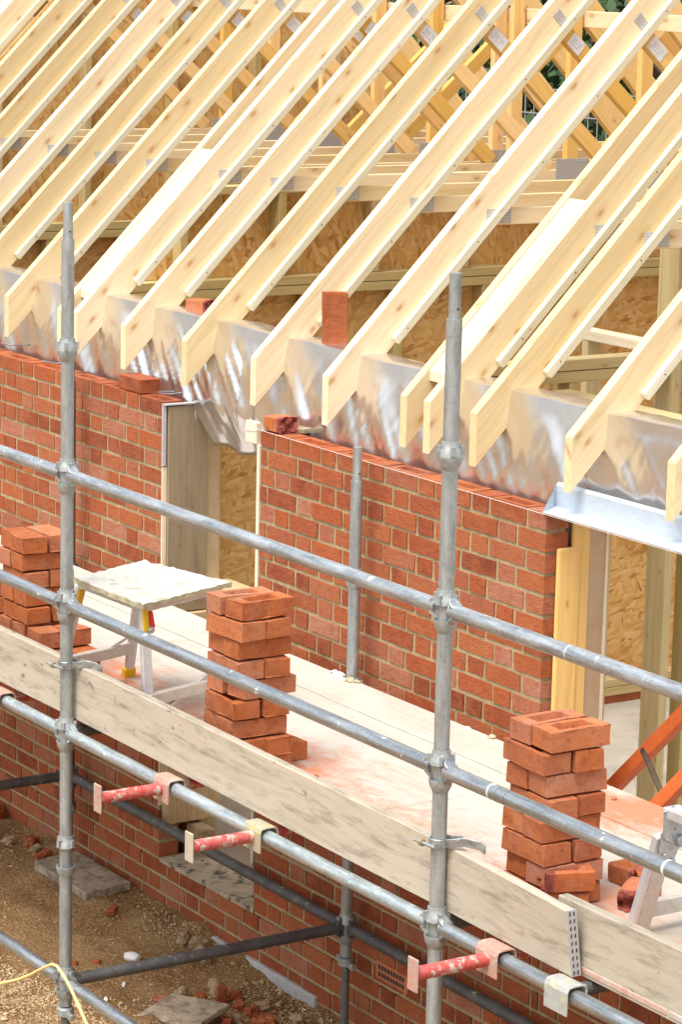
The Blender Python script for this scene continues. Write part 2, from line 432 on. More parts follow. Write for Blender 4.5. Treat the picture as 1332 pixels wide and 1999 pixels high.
g = MB(); g.box((XL, .34, -2.27), (6.2, 6.2, -2.2))
tag(g.build('floor', M['floor']), kind='structure')

# gravel: uncountable small stones
g = MB(); rg = random.Random(3)
for k in range(21000):
    if k < 15000: x, y = rg.uniform(-.6, 1.5), rg.uniform(-1.9, -.85)
    elif k < 18500: x, y = rg.uniform(-3.0, 1.3), rg.uniform(-1.2, -.03)
    else: x, y = rg.uniform(-1.2, 1.3), -abs(rg.gauss(0, .22)) - .02
    dens = noise.noise(V((x * 1.3, y * 1.6, 5)))
    if y > -.95 and dens < .1 and rg.random() < .86: continue
    s = rg.uniform(.0028, .0075) if rg.random() < .985 else rg.uniform(.009, .02)
    c = V((x, y, gz(x, y) + s * .25)); o = len(g.v)
    for d in ((1, 0, 0), (-1, 0, 0), (0, 1, 0), (0, -1, 0), (0, 0, 1), (0, 0, -1)):
        g.v.append(c + V((d[0] * s * rg.uniform(.7, 1.5), d[1] * s * rg.uniform(.7, 1.5), d[2] * s * rg.uniform(.5, .9))) + V([rg.uniform(-s, s) * .4 for _ in range(3)]))
    for a, b, c_ in ((0, 2, 4), (2, 1, 4), (1, 3, 4), (3, 0, 4), (2, 0, 5), (1, 2, 5), (3, 1, 5), (0, 3, 5)):
        g.face([o + a, o + b, o + c_], [(0, 0)] * 3)
tag(g.build('gravel', M['gravel']), 'loose tan gravel and grit scattered over the bare earth', 'gravel', kind='stuff')

def lump(seed, sx, sy, sz, sub=2, rough=.35, facet=0.0):
    """irregular stone / brick fragment"""
    bm = bmesh.new(); bmesh.ops.create_icosphere(bm, subdivisions=sub, radius=1)
    rr = random.Random(seed); off = V((rr.uniform(0, 50), rr.uniform(0, 50), rr.uniform(0, 50)))
    for v in bm.verts:
        p = v.co.copy()
        if facet:
            m = max(abs(p.x), abs(p.y), abs(p.z)); p = p.lerp(p / m, facet)
        p *= 1 + rough * noise.noise(p * 1.3 + off) + rough * .5 * noise.noise(p * 3.1 + off)
        v.co = V((p.x * sx, p.y * sy, p.z * sz))
    return bm
def bm_obj(bm, name, mat, parent=None, smooth=False):
    me = bpy.data.meshes.new(name); bm.to_mesh(me); bm.free(); me.materials.append(mat)
    if smooth: me.shade_smooth()
    o = bpy.data.objects.new(name, me); col.objects.link(o)
    if parent: o.parent = parent
    return o
def on_ground(o, x, y, h, rz=0, tilt=(0, 0)):
    o.location = (x, y, gz(x, y) + h); o.rotation_euler = (tilt[0], tilt[1], rz)

# ------------------------------------------------------------------ brick wall
def wall_brick(mb, x0, x1, zb, y0=0.0, frog=False, rr=R, depth=None, h=None):
    d = BW if depth is None else depth; h = BH if h is None else h
    yo = y0 + rr.uniform(-.0025, .0025); j = .0022
    jj = lambda: rr.uniform(-j, j)
    zt = zb + h
    o = len(mb.v); ou, ov = rr.uniform(0, 40), rr.uniform(0, 40)
    P = [(x0 + jj(), yo, zb + jj()), (x1 + jj(), yo, zb + jj()), (x1 + jj(), yo, zt + jj()), (x0 + jj(), yo, zt + jj()),
         (x0, y0 + d, zb), (x1, y0 + d, zb), (x1, y0 + d, zt + jj()), (x0, y0 + d, zt + jj())]
    mb.v += [V(p) for p in P]
    F = [(0, 1, 2, 3), (1, 5, 6, 2), (5, 4, 7, 6), (4, 0, 3, 7), (4, 5, 1, 0)]
    for f in F: mb.face([o + i for i in f], [(0, 0)] * 4)
    if not frog or x1 - x0 < .18: mb.face([o + 3, o + 2, o + 6, o + 7], [(0, 0)] * 4)
    else:
        q = len(mb.v); ix, iy = .034, .028
        for z, e in ((zt, 0), (zt - .030, .006)):
            mb.v += [V((x0 + ix + e, y0 + iy + e, z)), V((x1 - ix - e, y0 + iy + e, z)), V((x1 - ix - e, y0 + d - iy - e, z)), V((x0 + ix + e, y0 + d - iy - e, z))]
        out = [o + 3, o + 2, o + 6, o + 7]
        for k in range(4):
            l = (k + 1) % 4
            mb.face([out[k], out[l], q + l, q + k], [(0, 0)] * 4)
            mb.face([q + k, q + l, q + 4 + l, q + 4 + k], [(0, 0)] * 4)
        mb.face([q + 4, q + 5, q + 6, q + 7], [(0, 0)] * 4)

rb = random.Random(11)
brk = MB()
def course(zb, xa, xb, phase, top=False, frogs=True):
    """Flemish course between xa and xb; phase shifts the header/stretcher pattern, counted from x=0"""
    per = BL + BW + 2 * J
    k = math.floor((xa - phase) / per) - 1
    x = phase + k * per
    while x < xb:
        for w in (BL, BW):
            a, b = max(x, xa), min(x + w, xb)
            if 0 < xb - b < .045: b = xb
            if 0 < a - xa < .045: a = xa
            if top and xa < b < xb - .01 and b == x + w: PERP.append(b)
            if b - a > .025: wall_brick(brk, a, b, zb, 0, frog=top and frogs and rb.random() < .85, rr=rb)
            x += w + J
PERP = []
AIR = [(.992, 1.228, -2.13), (-1.93, -1.70, -2.05)]
for k in range(0, 32):
    zb = -k * CH - BH
    ph = .225 * S if k % 2 == 0 else (.225 * S - (BL + BW + 2 * J) / 2)
    if k < 27:
        # far wall: closer pattern counted from its end
        phl = WX - BL if k % 2 == 0 else WX - BW / 2 - J - BL - BW * 1.0 - J
        course(zb, XL, WX, phl, k == 0)
        course(zb, PX0, PX1, ph, k == 0)
        if k >= 19: course(zb, PX1 + J, 6.4, ph)
    else:
        course(zb, XL, 6.4, ph)
wall = thing('brick_wall', 'red facing brick wall in alternating long and short bricks with a window gap', 'brick wall', (0, 0, 0))
brk.build('brickwork', M['brick'], wall)
mo = MB(); e = .0045
def mort(x0, x1, z0, z1): mo.box((x0, e, z0), (x1, BW - .006, z1))
mort(XL, WX - .004, -27 * CH, -.036); mort(PX0 + .004, PX1 - .006, -27 * CH, -.036)
for x_ in PERP: mo.box((x_ - .001, e, -.04), (x_ + J + .001, BW - .008, -.004))
mort(XL + .01, 6.39, -32 * CH, -27 * CH - .012)
mort(PX1 - .006, 6.39, -27 * CH, -19 * CH - .01)
mo.build('mortar_joints', M['mortar'], wall)
for x0, x1, z1 in AIR[:1] + AIR[1:]:
    a = MB(); a.box((x0, -.006, z1 - .005), (x1, .01, z1 + BH + .002))
    ab = a.build('air_brick', M['terracotta'], wall, .002)
    hs = MB()
    n = 9
    for i in range(n):
        for r_ in range(2):
            cx = x0 + .02 + (x1 - x0 - .04) * (i + .5) / n; cz = z1 + .017 + .031 * r_
            hs.box((cx - .0062, -.0085, cz - .009), (cx + .0062, -.004, cz + .009))
    hs.build('vent_holes', M['rubber'], ab)
s_ = MB()
s_.box((WX + .01, -.004, -27 * CH - .002), (-.004, .19, -27 * CH + .018), .004)
s_.build('mortar_sill', M['sill'], wall)
a = MB(); a.box((-.60, .196, -27 * CH + .02), (-.008, .200, -1.99)); tag(a.build('foil_upstand', M['foil']), 'strip of silver foil standing behind the mortar sill', 'foil')
f = MB(); f.box((-.33, -.022, -2.62), (.545, .06, -2.372), .003)
tag(f.build('concrete_footing', M['concrete'], bevel=.006), 'pale concrete strip showing along the foot of the brick wall', 'footing')

# bricks and bits
def brick_mesh(L, W, H, seed, frog=True):
    bm = bmesh.new(); bmesh.ops.create_cube(bm, size=1)
    bmesh.ops.scale(bm, vec=(L, W, H), verts=bm.verts)
    if frog:
        top = [f for f in bm.faces if f.normal.z > .9]
        r_ = bmesh.ops.inset_region(bm, faces=top, thickness=W * .27, depth=0)
        for v in top[0].verts: v.co.x *= (L - .105) / (L - W * .54)
        ex = bmesh.ops.extrude_face_region(bm, geom=top)
        nv = [v for v in ex['geom'] if isinstance(v, bmesh.types.BMVert)]
        for v in nv: v.co.z -= .030; v.co.x *= .97; v.co.y *= .80
        bmesh.ops.delete(bm, geom=top, context='FACES')
    bmesh.ops.bevel(bm, geom=[e for e in bm.edges if e.calc_face_angle(0) > .6], offset=.0024, segments=2, affect='EDGES', profile=.6)
    for i in range(1, 6):
        x = -L / 2 + L * i / 6
        bmesh.ops.bisect_plane(bm, geom=bm.verts[:] + bm.edges[:] + bm.faces[:], plane_co=(x, 0, 0), plane_no=(1, 0, 0))
    rr = random.Random(seed); off = V((rr.uniform(0, 90), rr.uniform(0, 90), 0))
    for v in bm.verts:
        q = v.co * 9 + off
        v.co += V((noise.noise(q) * .004, noise.noise(q + V((31, 0, 0))) * .0045, noise.noise(q + V((0, 57, 0))) * .0032))
    for v in bm.verts:
        cx, cy, cz = abs(v.co.x) > L / 2 - .008, abs(v.co.y) > W / 2 - .008, abs(v.co.z) > H / 2 - .008
        if cx + cy + cz >= 2 and rr.random() < .16: v.co -= v.co.normalized() * rr.uniform(.003, .008)
    me = bpy.data.meshes.new('brick'); bm.normal_update(); bm.to_mesh(me); bm.free(); me.materials.append(M['stack'])
    return me
BM = [brick_mesh(BL, BW, BH, 100 + k) for k in range(6)]
BMR = [brick_mesh(BL, BW, BH, 300 + k, False) for k in range(3)]
for m_ in BMR: m_.materials[0] = M['brick']
BMX = [brick_mesh(BL, BW, BH, 200 + k, False) for k in range(3)]
def put_brick(label, loc, rz, mesh=None, group=None, rx=0, ry=0):
    o = bpy.data.objects.new('brick', mesh or R.choice(BM)); col.objects.link(o); o.location = loc; o.rotation_euler = (rx, ry, rz)
    return tag(o, label, 'brick', group)
def broken(label, L, W, H, seed, loc, rz, frog=False, rx=0, ry=0, name='broken_brick'):
    """half brick lying along +x from 0, broken raggedly at x = L"""
    rr = random.Random(seed); off = V((rr.uniform(0, 40), rr.uniform(0, 40), 0)); mb = MB()
    n = 40
    def ring(t, x):
        pts = []
        for k in range(n):
            a = 2 * math.pi * (k + .5) / n; c, s = math.cos(a), math.sin(a); m = max(abs(c), abs(s)); p = V((0, c / m, s / m))
            p = p.lerp(V((0, c, s)), .08)
            pts.append(V((x, p.y * W / 2 * t, H / 2 + p.z * H / 2 * t)))
        return pts
    prof = [(.001, 0, 0), (.93, 0, 0), (1, .004, 0)] + [(1, L * k / 7, 0) for k in range(1, 7)] + [(1, L, .5), (.86, L - .004, 1), (.62, L - .008, 1), (.36, L - .012, 1), (.12, L - .01, 1)]
    rings = []
    for t, x, rg_ in prof:
        r_ = ring(t, x)
        q = []
        for p in r_:
            w = V((noise.noise(p * 12 + off), noise.noise(p * 12 + off + V((9, 9, 9))), noise.noise(p * 12 + off + V((5, 0, 5))))) * .005
            if rg_: w.x += (noise.noise(p * 30 + off) * .035 + noise.noise(p * 75 + off) * .014) * rg_
            if frog and x > .035 and p.z > H * .6 and abs(p.y) < W * .27: w.z -= .026
            q.append(p + w)
        rings.append(q)
    mb.m = 0; k0 = len(mb.f)
    mb.rings(rings, True, True)
    for i in range(len(mb.f)):
        if i >= n * (len(prof) - 6): mb.mi[i] = 1
    o = mb.build(name, [M['stack'], M['fracture']], None, 0, True)
    o.location = loc; o.rotation_euler = (rx, ry, rz)
    return tag(o, label, 'broken brick')

ORD = ['top', 'second', 'third', 'fourth', 'fifth', 'sixth', 'seventh', 'eighth', 'bottom']
def stack(where, cx, cy, layers, first_y, seed, hh, rot=0.0):
    """two bricks a layer, turned crosswise layer by layer; first_y: bottom layer lies along y"""
    rr = random.Random(seed); n = layers
    for k in range(n):
        along_y = (k % 2 == 0) == first_y
        z = DECK + hh * k + hh / 2 + .001
        ox, oy = rr.uniform(-.012, .012), rr.uniform(-.012, .012)
        for s in (-1, 1):
            rz = rot + (math.pi / 2 if along_y else 0) + rr.uniform(-.05, .05)
            d = (BW + .004 + rr.uniform(0, .01)) / 2 * s
            px, py = (d, rr.uniform(-.008, .012)) if along_y else (rr.uniform(-.008, .012), d)
            px, py = px * math.cos(rot) - py * math.sin(rot), px * math.sin(rot) + py * math.cos(rot)
            lay = ORD[n - 1 - k] if k else 'bottom'
            if along_y: w = 'left' if s < 0 else 'right'; side = '%s one of the crosswise pair' % w
            else: w = 'near' if s < 0 else 'far'; side = '%s one of the lengthwise pair' % w
            put_brick('red brick in the %s layer of %s, %s' % (lay, where, side), (cx + px + ox, cy + py + oy, z), rz, BMX[(s + 1) // 2] if 'left' in where and k == n - 1 else None,
                      group='bricks of the stacks on the deck')
HB = .0715
stack('the middle stack', 1.815, -1.135, 9, True, 5, HB, .02)
stack('the right stack', 3.485, -1.02, 8, False, 9, HB, -.01)
stack('the left stack', .165, -1.15, 8, True, 13, HB, .0)
# odd bricks round the stacks
put_brick('orange brick lying crosswise on the deck at the foot of the middle stack', (1.70, -.935, DECK + BH / 2 + .002), rad(3), BMX[0])
HBM = [brick_mesh(BL * .56, BW, BH, 400 + k, False) for k in range(2)]
put_brick('smooth orange half brick topping the low pile in front of the left stack', (.372, -1.215, DECK + HB * 2.5 + .003), rad(-4), HBM[0])
put_brick('smooth orange half brick topping the low pile just behind the left tube', (.375, -1.098, DECK + HB * 2.5 + .003), rad(5), HBM[1])
put_brick('middle layer red brick of the low pile by the left stack, toe board side', (.408, -1.22, DECK + HB * 1.5 + .002), rad(2), BMX[1])
put_brick('bottom layer red brick of the low pile by the left stack, toe board side', (.405, -1.225, DECK + HB * .5 + .001), rad(-1))
put_brick('middle layer red brick of the low pile by the left stack, wall side', (.41, -1.095, DECK + HB * 1.5 + .002), rad(-2), BMX[2])
put_brick('bottom layer red brick of the low pile by the left stack, wall side', (.425, -1.10, DECK + HB * .5 + .001), rad(3))
for k, w in enumerate(('bottom', 'second', 'third', 'topmost')):
    put_brick('red brick cut by the left picture edge, %s of its low pile' % w, (-.275 - .01 * (k % 2), -1.10 + .012 * k, DECK + HB * (k + .5) + .001), rad(86 + 4 * (k % 2)), group='bricks at the left picture edge')
broken('broken frogged half brick on the deck in front of the right stack', .155, BW, BH, 3, (3.635, -.985, DECK + HB + .002), rad(248), True)
broken('flat broken brick under the frogged half brick by the right stack', .16, BW, BH, 6, (3.62, -.99, DECK + .001), rad(240))
broken('rough dark red broken brick beside the hinged stool leg', .165, BW, BH * .95, 4, (3.62, -.76, DECK + .001), rad(-52))
broken('upright broken brick with mortar in its hollow behind the right stack', .125, BW, BH, 8, (3.44, -.72, DECK + .001), rad(2), True)
broken('small orange brick flake by the foot of the middle stack', .09, BW, .022, 12, (1.93, -1.17, DECK + .001), rad(60))
# bricks left on the walls
put_brick('whole red brick left lying on top of the far wall', (-1.20, .06, BH / 2 + .003), rad(-2), BMR[0])
broken('half brick with a broken hollow end on the corner of the near pier', .115, BW, BH, 21, (.012, .052, .004), rad(2))
broken('small red half brick resting on the foil edge between two rafter feet', .14, BW * .8, .06, 22, (-1.115, .285, .372), rad(12))
up = put_brick('red brick standing on end on the foil covered wall between rafters', (.135, .275,   .372 + BL / 2), 0, BMR[2], None, 0, rad(90)); up.rotation_euler = (0, rad(90), rad(-24))

# ------------------------------------------------------------------ jambs, lintel, line
a = MB(); a.box((WX + .001, .018, -.98), (WX + .022, .222, -.022))
tag(a.build('grimy_plank', M['plank_grey'], bevel=.002), 'grimy grey brown plank closing the left side of the window gap', 'plank')
a = MB(); a.box((WX + .001, .012, -1.985), (WX + .05, .30, -.985))
tag(a.build('plywood_box', M['ply'], bevel=.003), 'tan plywood lining low in the window gap below the deck', 'plywood')
a = MB(); a.box((WX + .001, -.006, -1.9), (WX + .008, .016, -.30))
tag(a.build('timber_bead', M['white_pine']), 'thin pale nail dotted strip up the end of the far brick wall', 'wooden strip')
a = MB(); a.box((WX + .001, -.007, -.295), (WX + .012, .010, -.012)); a.box((WX + .001, -.007, -.014), (WX + .03, .20, -.008))
tag(a.build('metal_bead', M['plate']), 'short grey metal edging on the top corner of the far wall', 'metal edging')
a = MB(); a.box((-.112, -.012, -.062), (-.022, .012, .03)); 
tag(a.build('line_block', M['white_pine'], bevel=.002), 'pale wooden block holding the white builders line at the pier corner', 'wooden block')
a = MB(); a.box((-.026, -.006, -1.95), (-.006, .05, -.066))
tag(a.build('cavity_closer', M['batten'], bevel=.002), 'pale grey strip standing up the left edge of the near pier', 'edging strip')
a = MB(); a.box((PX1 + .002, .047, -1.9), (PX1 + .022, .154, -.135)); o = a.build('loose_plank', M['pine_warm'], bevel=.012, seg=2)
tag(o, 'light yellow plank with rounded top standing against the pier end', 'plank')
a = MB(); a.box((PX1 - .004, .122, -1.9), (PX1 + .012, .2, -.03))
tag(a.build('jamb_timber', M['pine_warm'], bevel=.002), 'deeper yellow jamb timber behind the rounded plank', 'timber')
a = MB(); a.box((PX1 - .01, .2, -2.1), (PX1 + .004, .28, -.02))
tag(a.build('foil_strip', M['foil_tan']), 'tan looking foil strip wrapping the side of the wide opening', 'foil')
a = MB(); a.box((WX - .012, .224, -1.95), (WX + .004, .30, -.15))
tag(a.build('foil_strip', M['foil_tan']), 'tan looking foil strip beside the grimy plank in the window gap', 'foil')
a = MB(); a.box((PX1 - .01, .2805, -2.1), (PX1 + .008, .2925, -.02))
tag(a.build('jamb_edge', M['white_pine']), 'white edge board at the back of the foil jamb', 'edge board')
a = MB(); a.box((-.11, .03, .002), (-.02, .09, .024)); 
o = a.build('wood_offcut', M['plank_grey'], bevel=.003); o.location = (.20, .085, .0); o.rotation_euler = (0, 0, .3)
tag(o, 'small timber offcut lying on the near pier behind the half brick', 'offcut')
a = MB()
prof = [(-.012, .004), (-.012, .0015), (.100, .002), (.1015, .084), (.1115, .096), (.1265, .092), (.1245, .088), (.1125, .092), (.105, .082), (.103, .0045), (.100, .0045)]
rg_ = lambda x: [V((x, y, z)) for y, z in prof]
a.rings([rg_(1.955), rg_(5.6)])
lint = a.build('steel_lintel', M['lintel'], bevel=0)
tag(lint, 'pale galvanised steel lintel bridging the wide opening beside the pier', 'lintel')
# cut the front flange back so the lintel starts with a point on the brick
for v in lint.data.vertices:
    if v.co.x < 2 and v.co.y < 0: v.co.x += .07
a = MB(); a.sweep([(-.11, -.013, .0)] + [(x, -.0105, .0035 - .006 * math.sin((x + .1) / 5.5 * math.pi)) for x in (-.02, .5, 1, 1.5, 2, 2.5, 3, 4, 5.4)], .0010, 6)
a.sweep([(-.111, -.014, -.012), (-.02, -.014, -.004)], .0018, 6)
tag(a.build('string_line', M['string'], smooth=True), 'thin white builders line stretched along the top of the near pier', 'string line')
a = MB(); a.box((1.925, .108, -.01), (1.95, .130, .06))
tag(a.build('black_stop_end', M['rubber']), 'small black plastic stop beside the end of the steel lintel', 'stop end')
# cavity wall ties
def tie_wire(label, pts):
    a = MB(); a.sweep(pts, .0035, 6); tag(a.build('wall_tie', M['galv_pale'], smooth=True), label, 'wall tie', 'wire wall ties on the brick wall')
tie_wire('wire wall tie on the far wall close to the left tube', [(-2.05, .20, .05), (-2.06, .15, .02), (-2.10, .09, .008), (-2.22, .07, .006)])
tie_wire('looped wire wall tie over the right end of the far wall', [(-.80, .21, .05), (-.90, .16, .03), (-.98, .10, .012), (-1.06, .085, .008), (-1.10, .10, .008), (-1.05, .13, .012), (-.90, .19, .04)])
tie_wire('wire wall tie at the left picture edge of the far wall', [(-2.45, .20, .10), (-2.50, .15, .05), (-2.62, .10, .03), (-2.7, .09, .03)])

# ------------------------------------------------------------------ foil covered timber frame wall
fw = thing('timber_frame_wall', 'foil wrapped timber frame wall behind the brickwork carrying the rafters', 'timber wall')
a = MB()
for x0, x1, z0, z1 in ((XL, WX, -2.2, .27), (0, PX1, -2.2, .27), (WX, 0, .02, .27), (PX1, 6, .0, .27)): a.box((x0 + .001, .212, z0), (x1 - .001, .222, z1))
a.build('osb_sheathing', M['osb'], fw)
for zz in (.272, .32):
    a = MB(); a.box((XL, .214, zz), (6, .345, zz + .046)); a.build('wall_plate', M['treated'], fw, .002)
a = MB(); a.box((XL, .222, -2.2), (WX, .312, -2.155)); a.box((0, .222, -2.2), (PX1, .312, -2.155)); a.build('sole_plate', M['treated'], fw)
x = XL + .3
while x < PX1:
    if not (WX - .02 < x < .03):
        a = MB(); a.box((x, .223, -2.155), (x + .044, .312, .272)); a.build('stud', M['treated'], fw)
    x += .583
for xx in (WX - .05, .003, PX1 - .05): a = MB(); a.box((xx, .223, -2.155), (xx + .044, .312, .272)); a.build('stud', M['treated'], fw)
a = MB(); a.box((WX, .225, -.905), (0, .36, -.855)); a.build('rail', M['treated'], fw, .002)
# foil sheet
mb = MB(); NXF = 1900; xa, xb = XL, 5.9
def foil_prof(x):
    """list of (y, z) from bottom to the fold over the plate"""
    n_ = lambda a, b, s=0: noise.noise(V((x * a, b, s)))
    fz = .374 + .009 * n_(2.1, .3) + .005 * n_(8.3, 1.3)
    if WX + .02 < x < -.01:
        t = (x - WX) / (-WX); bot = -.02 - .17 * min(1, t / .17) - .02 * n_(7, 3)
        if t > .75: bot += .0
    elif x > PX1: bot = .02
    else: bot = -.16
    P = []
    for k in range(26):
        u = k / 25; z = bot + (fz - bot) * u
        fold = math.sin(x * 10.77 + 1.2) * .5 + .5
        dia = noise.noise(V((x * 7 + z * 4.5, z * 1.6, 4.0))) * .016 + noise.noise(V((x * 19 - z * 9, z * 3, 7.0))) * .0040
        dia -= .009 * abs(noise.noise(V((x * 8 + z * 6, z * 2.2, 1.5)))) + .004 * abs(noise.noise(V((x * 21 - z * 14, z * 6, 8.5))))
        if -1.45 < x < -.45: dia += noise.noise(V((x * 17 + z * 15, z * 2, 2.0))) * .022
        bulge = -.012 * math.sin(u * math.pi)
        y = .192 - (.052 if x < PX1 - .05 else .02) * (1 - u) + bulge * (1 if x < PX1 else .3) + dia * (1 if x < PX1 else .6) * math.sin(min(1, u * 1.15) * math.pi) ** .6
        if bot > -.3 and WX < x < 0 and z < .0: y += .05 * (z / -.2) * (1 + .8 * n_(6, 9))
        P.append((y, z))
    P += [(.200, fz + .004), (.222, fz + .006 + .002 * n_(9, 5)), (.30, fz + .004 + .003 * n_(8, 2)), (.343, fz - .002), (.352, fz - .02)]
    return P
cols_ = [xa + (xb - xa) * i / NXF for i in range(NXF + 1)]
npf = 31
for x in cols_:
    for y, z in foil_prof(x): mb.v.append(V((x, y, z)))
for i in range(NXF):
    for k in range(npf - 1):
        a_ = i * npf + k; mb.face([a_, a_ + npf, a_ + npf + 1, a_ + 1], [(0, 0)] * 4)
foil = mb.build('foil_membrane', M['foil'], None, 0, True)
sm = foil.modifiers.new('thick', 'SOLIDIFY'); sm.thickness = .0015
tag(foil, 'crinkled silver foil sheet draped over the timber wall under the rafters', 'foil sheet')

# ------------------------------------------------------------------ roof trusses
RY = 2.6                                   # ridge
TH = .044
def mir(poly): return [(2 * RY - y, z) for y, z in reversed(poly)]
def truss(x, label, batten=True, lab=True):
    t = thing('roof_truss', label, 'roof truss', (x, 0, 0), 0, 'roof trusses set out along the wall')
    raf = [(.03, .087), (RY, RY + .057), (RY, RY + .265), (.03, .295)]
    MB().prism(raf, 0, TH, (1, 1)).build('rafter', M['pine'], t, .002)
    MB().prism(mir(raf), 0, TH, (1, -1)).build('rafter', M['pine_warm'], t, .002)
    z0, z1 = .893, .963
    MB().prism([(z0 - .0575, z0), (2 * RY - z0 + .0575, z0), (2 * RY - z1 + .0575, z1), (z1 - .0575, z1)], .0015, TH - .0015, (1, 0)).build('tie_beam', M['pine'], t, .002)
    # webs from the rafter down to the middle of the tie, and the king post
    def web(p0, p1, w, nm='web'):
        d = V((0, p1[0] - p0[0], p1[1] - p0[1])).normalized(); nn = V((0, -d.z, d.y)) * w / 2
        q = [(p0[0] - nn.y, p0[1] - nn.z), (p1[0] - nn.y, p1[1] - nn.z), (p1[0] + nn.y, p1[1] + nn.z), (p0[0] + nn.y, p0[1] + nn.z)]
        ar = sum(q[i][0] * q[(i + 1) % 4][1] - q[(i + 1) % 4][0] * q[i][1] for i in range(4))
        if ar < 0: q.reverse()
        return q
    qa = web((1.565, 1.745), (2.455, .975), .074)
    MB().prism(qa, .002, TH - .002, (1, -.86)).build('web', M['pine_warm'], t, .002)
    qb = mir(qa)
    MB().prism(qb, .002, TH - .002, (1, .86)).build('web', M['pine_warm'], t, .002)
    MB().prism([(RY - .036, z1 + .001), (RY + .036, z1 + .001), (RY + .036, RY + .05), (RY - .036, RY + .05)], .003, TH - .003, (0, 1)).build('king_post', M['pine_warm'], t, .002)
    if batten:
        nv = .0; b0, b1 = .36, 2.3
        off = .002
        MB().prism([(b0, b0 + .057 - off), (b1, b1 + .057 - off), (b1 - .024, b1 + .057 + .024), (b0 - .024, b0 + .057 + .024)], TH + .0005, TH + .03, (1, 1)).build('batten', M['batten'], t, .002)
        nb = MB()
        for q_ in range(6):
            yy = b0 + .08 + q_ * .31 + R.uniform(-.05, .05)
            nb.tube((TH + .029, yy - .013, yy + .057 + .010), (TH + .0312, yy - .013, yy + .057 + .010), .0032, 8)
        nb.build('nail_heads', M['ink'], t)
    # toothed steel plates on the near face
    def plate(cy, cz, w, h, ang=0):
        a = MB(); ca, sa = math.cos(ang), math.sin(ang)
        pts = [(cy + ca * u - sa * v, cz + sa * u + ca * v) for u, v in ((-w / 2, -h / 2), (w / 2, -h / 2), (w / 2, h / 2), (-w / 2, h / 2))]
        a.prism(pts, TH - .001, TH + .0015, (1, 0))
        nu, nvv = max(3, int(w / .011)), max(3, int(h / .011))
        a.m = 1
        for i in range(nu):
            for j in range(nvv):
                u = -w / 2 + w * (i + .5) / nu; v = -h / 2 + h * (j + .5) / nvv
                py, pz = cy + ca * u - sa * v, cz + sa * u + ca * v
                a.prism([(py - .0032, pz - .0016), (py + .0032, pz - .0016), (py + .0032, pz + .0016), (py - .0032, pz + .0016)], TH + .001, TH + .0035, (1, 0))
        a.build('nail_plate', [M['plate'], M['tooth']], t)
    plate(.872, .932, .128, .062); plate(2.60, .962, .21, .115)
    plate(1.600, 1.745, .05, .075, rad(45)); plate(2 * RY - .872, .932, .128, .062)
    if lab:
        d = V((.89, -.77)).normalized(); c = V((1.695, 1.632)); nn = V((-d.y, d.x))
        L_ = R.uniform(.085, .115)
        q = [(c + d * a - nn * b) for a, b in ((-L_ / 2, .033), (L_ / 2, .033), (L_ / 2, -.033), (-L_ / 2, -.033))]
        pl = MB().prism([(p.x, p.y) for p in q], TH - .002, TH + .0008, (1, 0)).build('paper_label', M['paper'], t)
        tx = MB()
        for k in range(7):
            u = -L_ / 2 + .012 + k * (L_ - .02) / 7; 
            for r_ in (-.014, .0, .012):
                if (k * 3 + int(r_ * 1000)) % 4 == 0: continue
                p = c + d * u + nn * r_
                tx.prism([(p.x - .0018, p.y - .0015), (p.x + .0022, p.y - .002), (p.x + .0018, p.y + .002), (p.x - .002, p.y + .0015)], TH + .0007, TH + .0014, (1, 0))
        tx.build('print_marks', M['ink'], pl)
    return t
TX = [-5.54, -5.38, -4.80, -4.25, -3.67, -3.12, -2.56, -1.98, -1.82, -1.33, -.755, -.15, .43, 1.01, 1.175, 1.49, 2.09, 2.68]
TL = ['farther timber truss of the close pair in the top left corner',
      'nearer timber truss of the close pair in the top left corner',
      'first single timber truss to the right of the top left pair',
      'second single timber truss to the right of the top left pair',
      'third single timber truss to the right of the top left pair',
      'fourth single timber truss to the right of the top left pair',
      'timber truss with its cut foot left of the left scaffold pole',
      'farther timber truss of the pair just behind the left scaffold pole',
      'nearer timber truss of the pair just behind the left scaffold pole',
      'timber truss whose foot hangs above the whole brick on the far wall',
      'timber truss whose foot hangs over the end of the far wall',
      'timber truss whose foot hangs over the window gap and its loose foil flap',
      'timber truss right of the brick standing on end',
      'farther timber truss of the pair left of the right scaffold pole',
      'nearer timber truss of the pair half hidden by the right scaffold pole',
      'timber truss with its foot just right of the right scaffold pole',
      'timber truss whose foot hangs over the start of the steel lintel',
      'timber truss cut off by the right picture edge above the lintel']
for x, l in zip(TX, TL): truss(x, l, x not in (-1.98, 1.01, -5.54))
for k, (x0, x1, lab) in enumerate(((1.055, 1.174, 'right scaffold pole'), (-1.935, -1.821, 'left scaffold pole'), (-5.495, -5.381, 'top left picture corner'))):
    a = MB(); b0, b1 = .135, .80
    a.prism([(b0, b0 + .215), (b1, b1 + .215), (b1, b1 + .257), (b0, b0 + .257)], x0 + .001, x1 - .001, (1, 1))
    if k == 2:
        a = MB(); a.prism([(.135, .35), (1.9, 2.115), (1.9, 2.157), (.135, .392)], x0 + .001, x1 - .001, (1, 1))
    tag(a.build('packing_board', M['batten'], bevel=.002), 'white packing board filling the gap between the paired rafters by the ' + lab, 'packing board', 'packing boards between paired rafters')
a = MB(); a.box((-6.4, RY + .05, 1.675), (1.6, RY + .095, 1.755)); o = a.build('binder_board', M['pine'], bevel=.002)
tag(o, 'long horizontal binder board fixed along the king posts of the roof', 'timber')

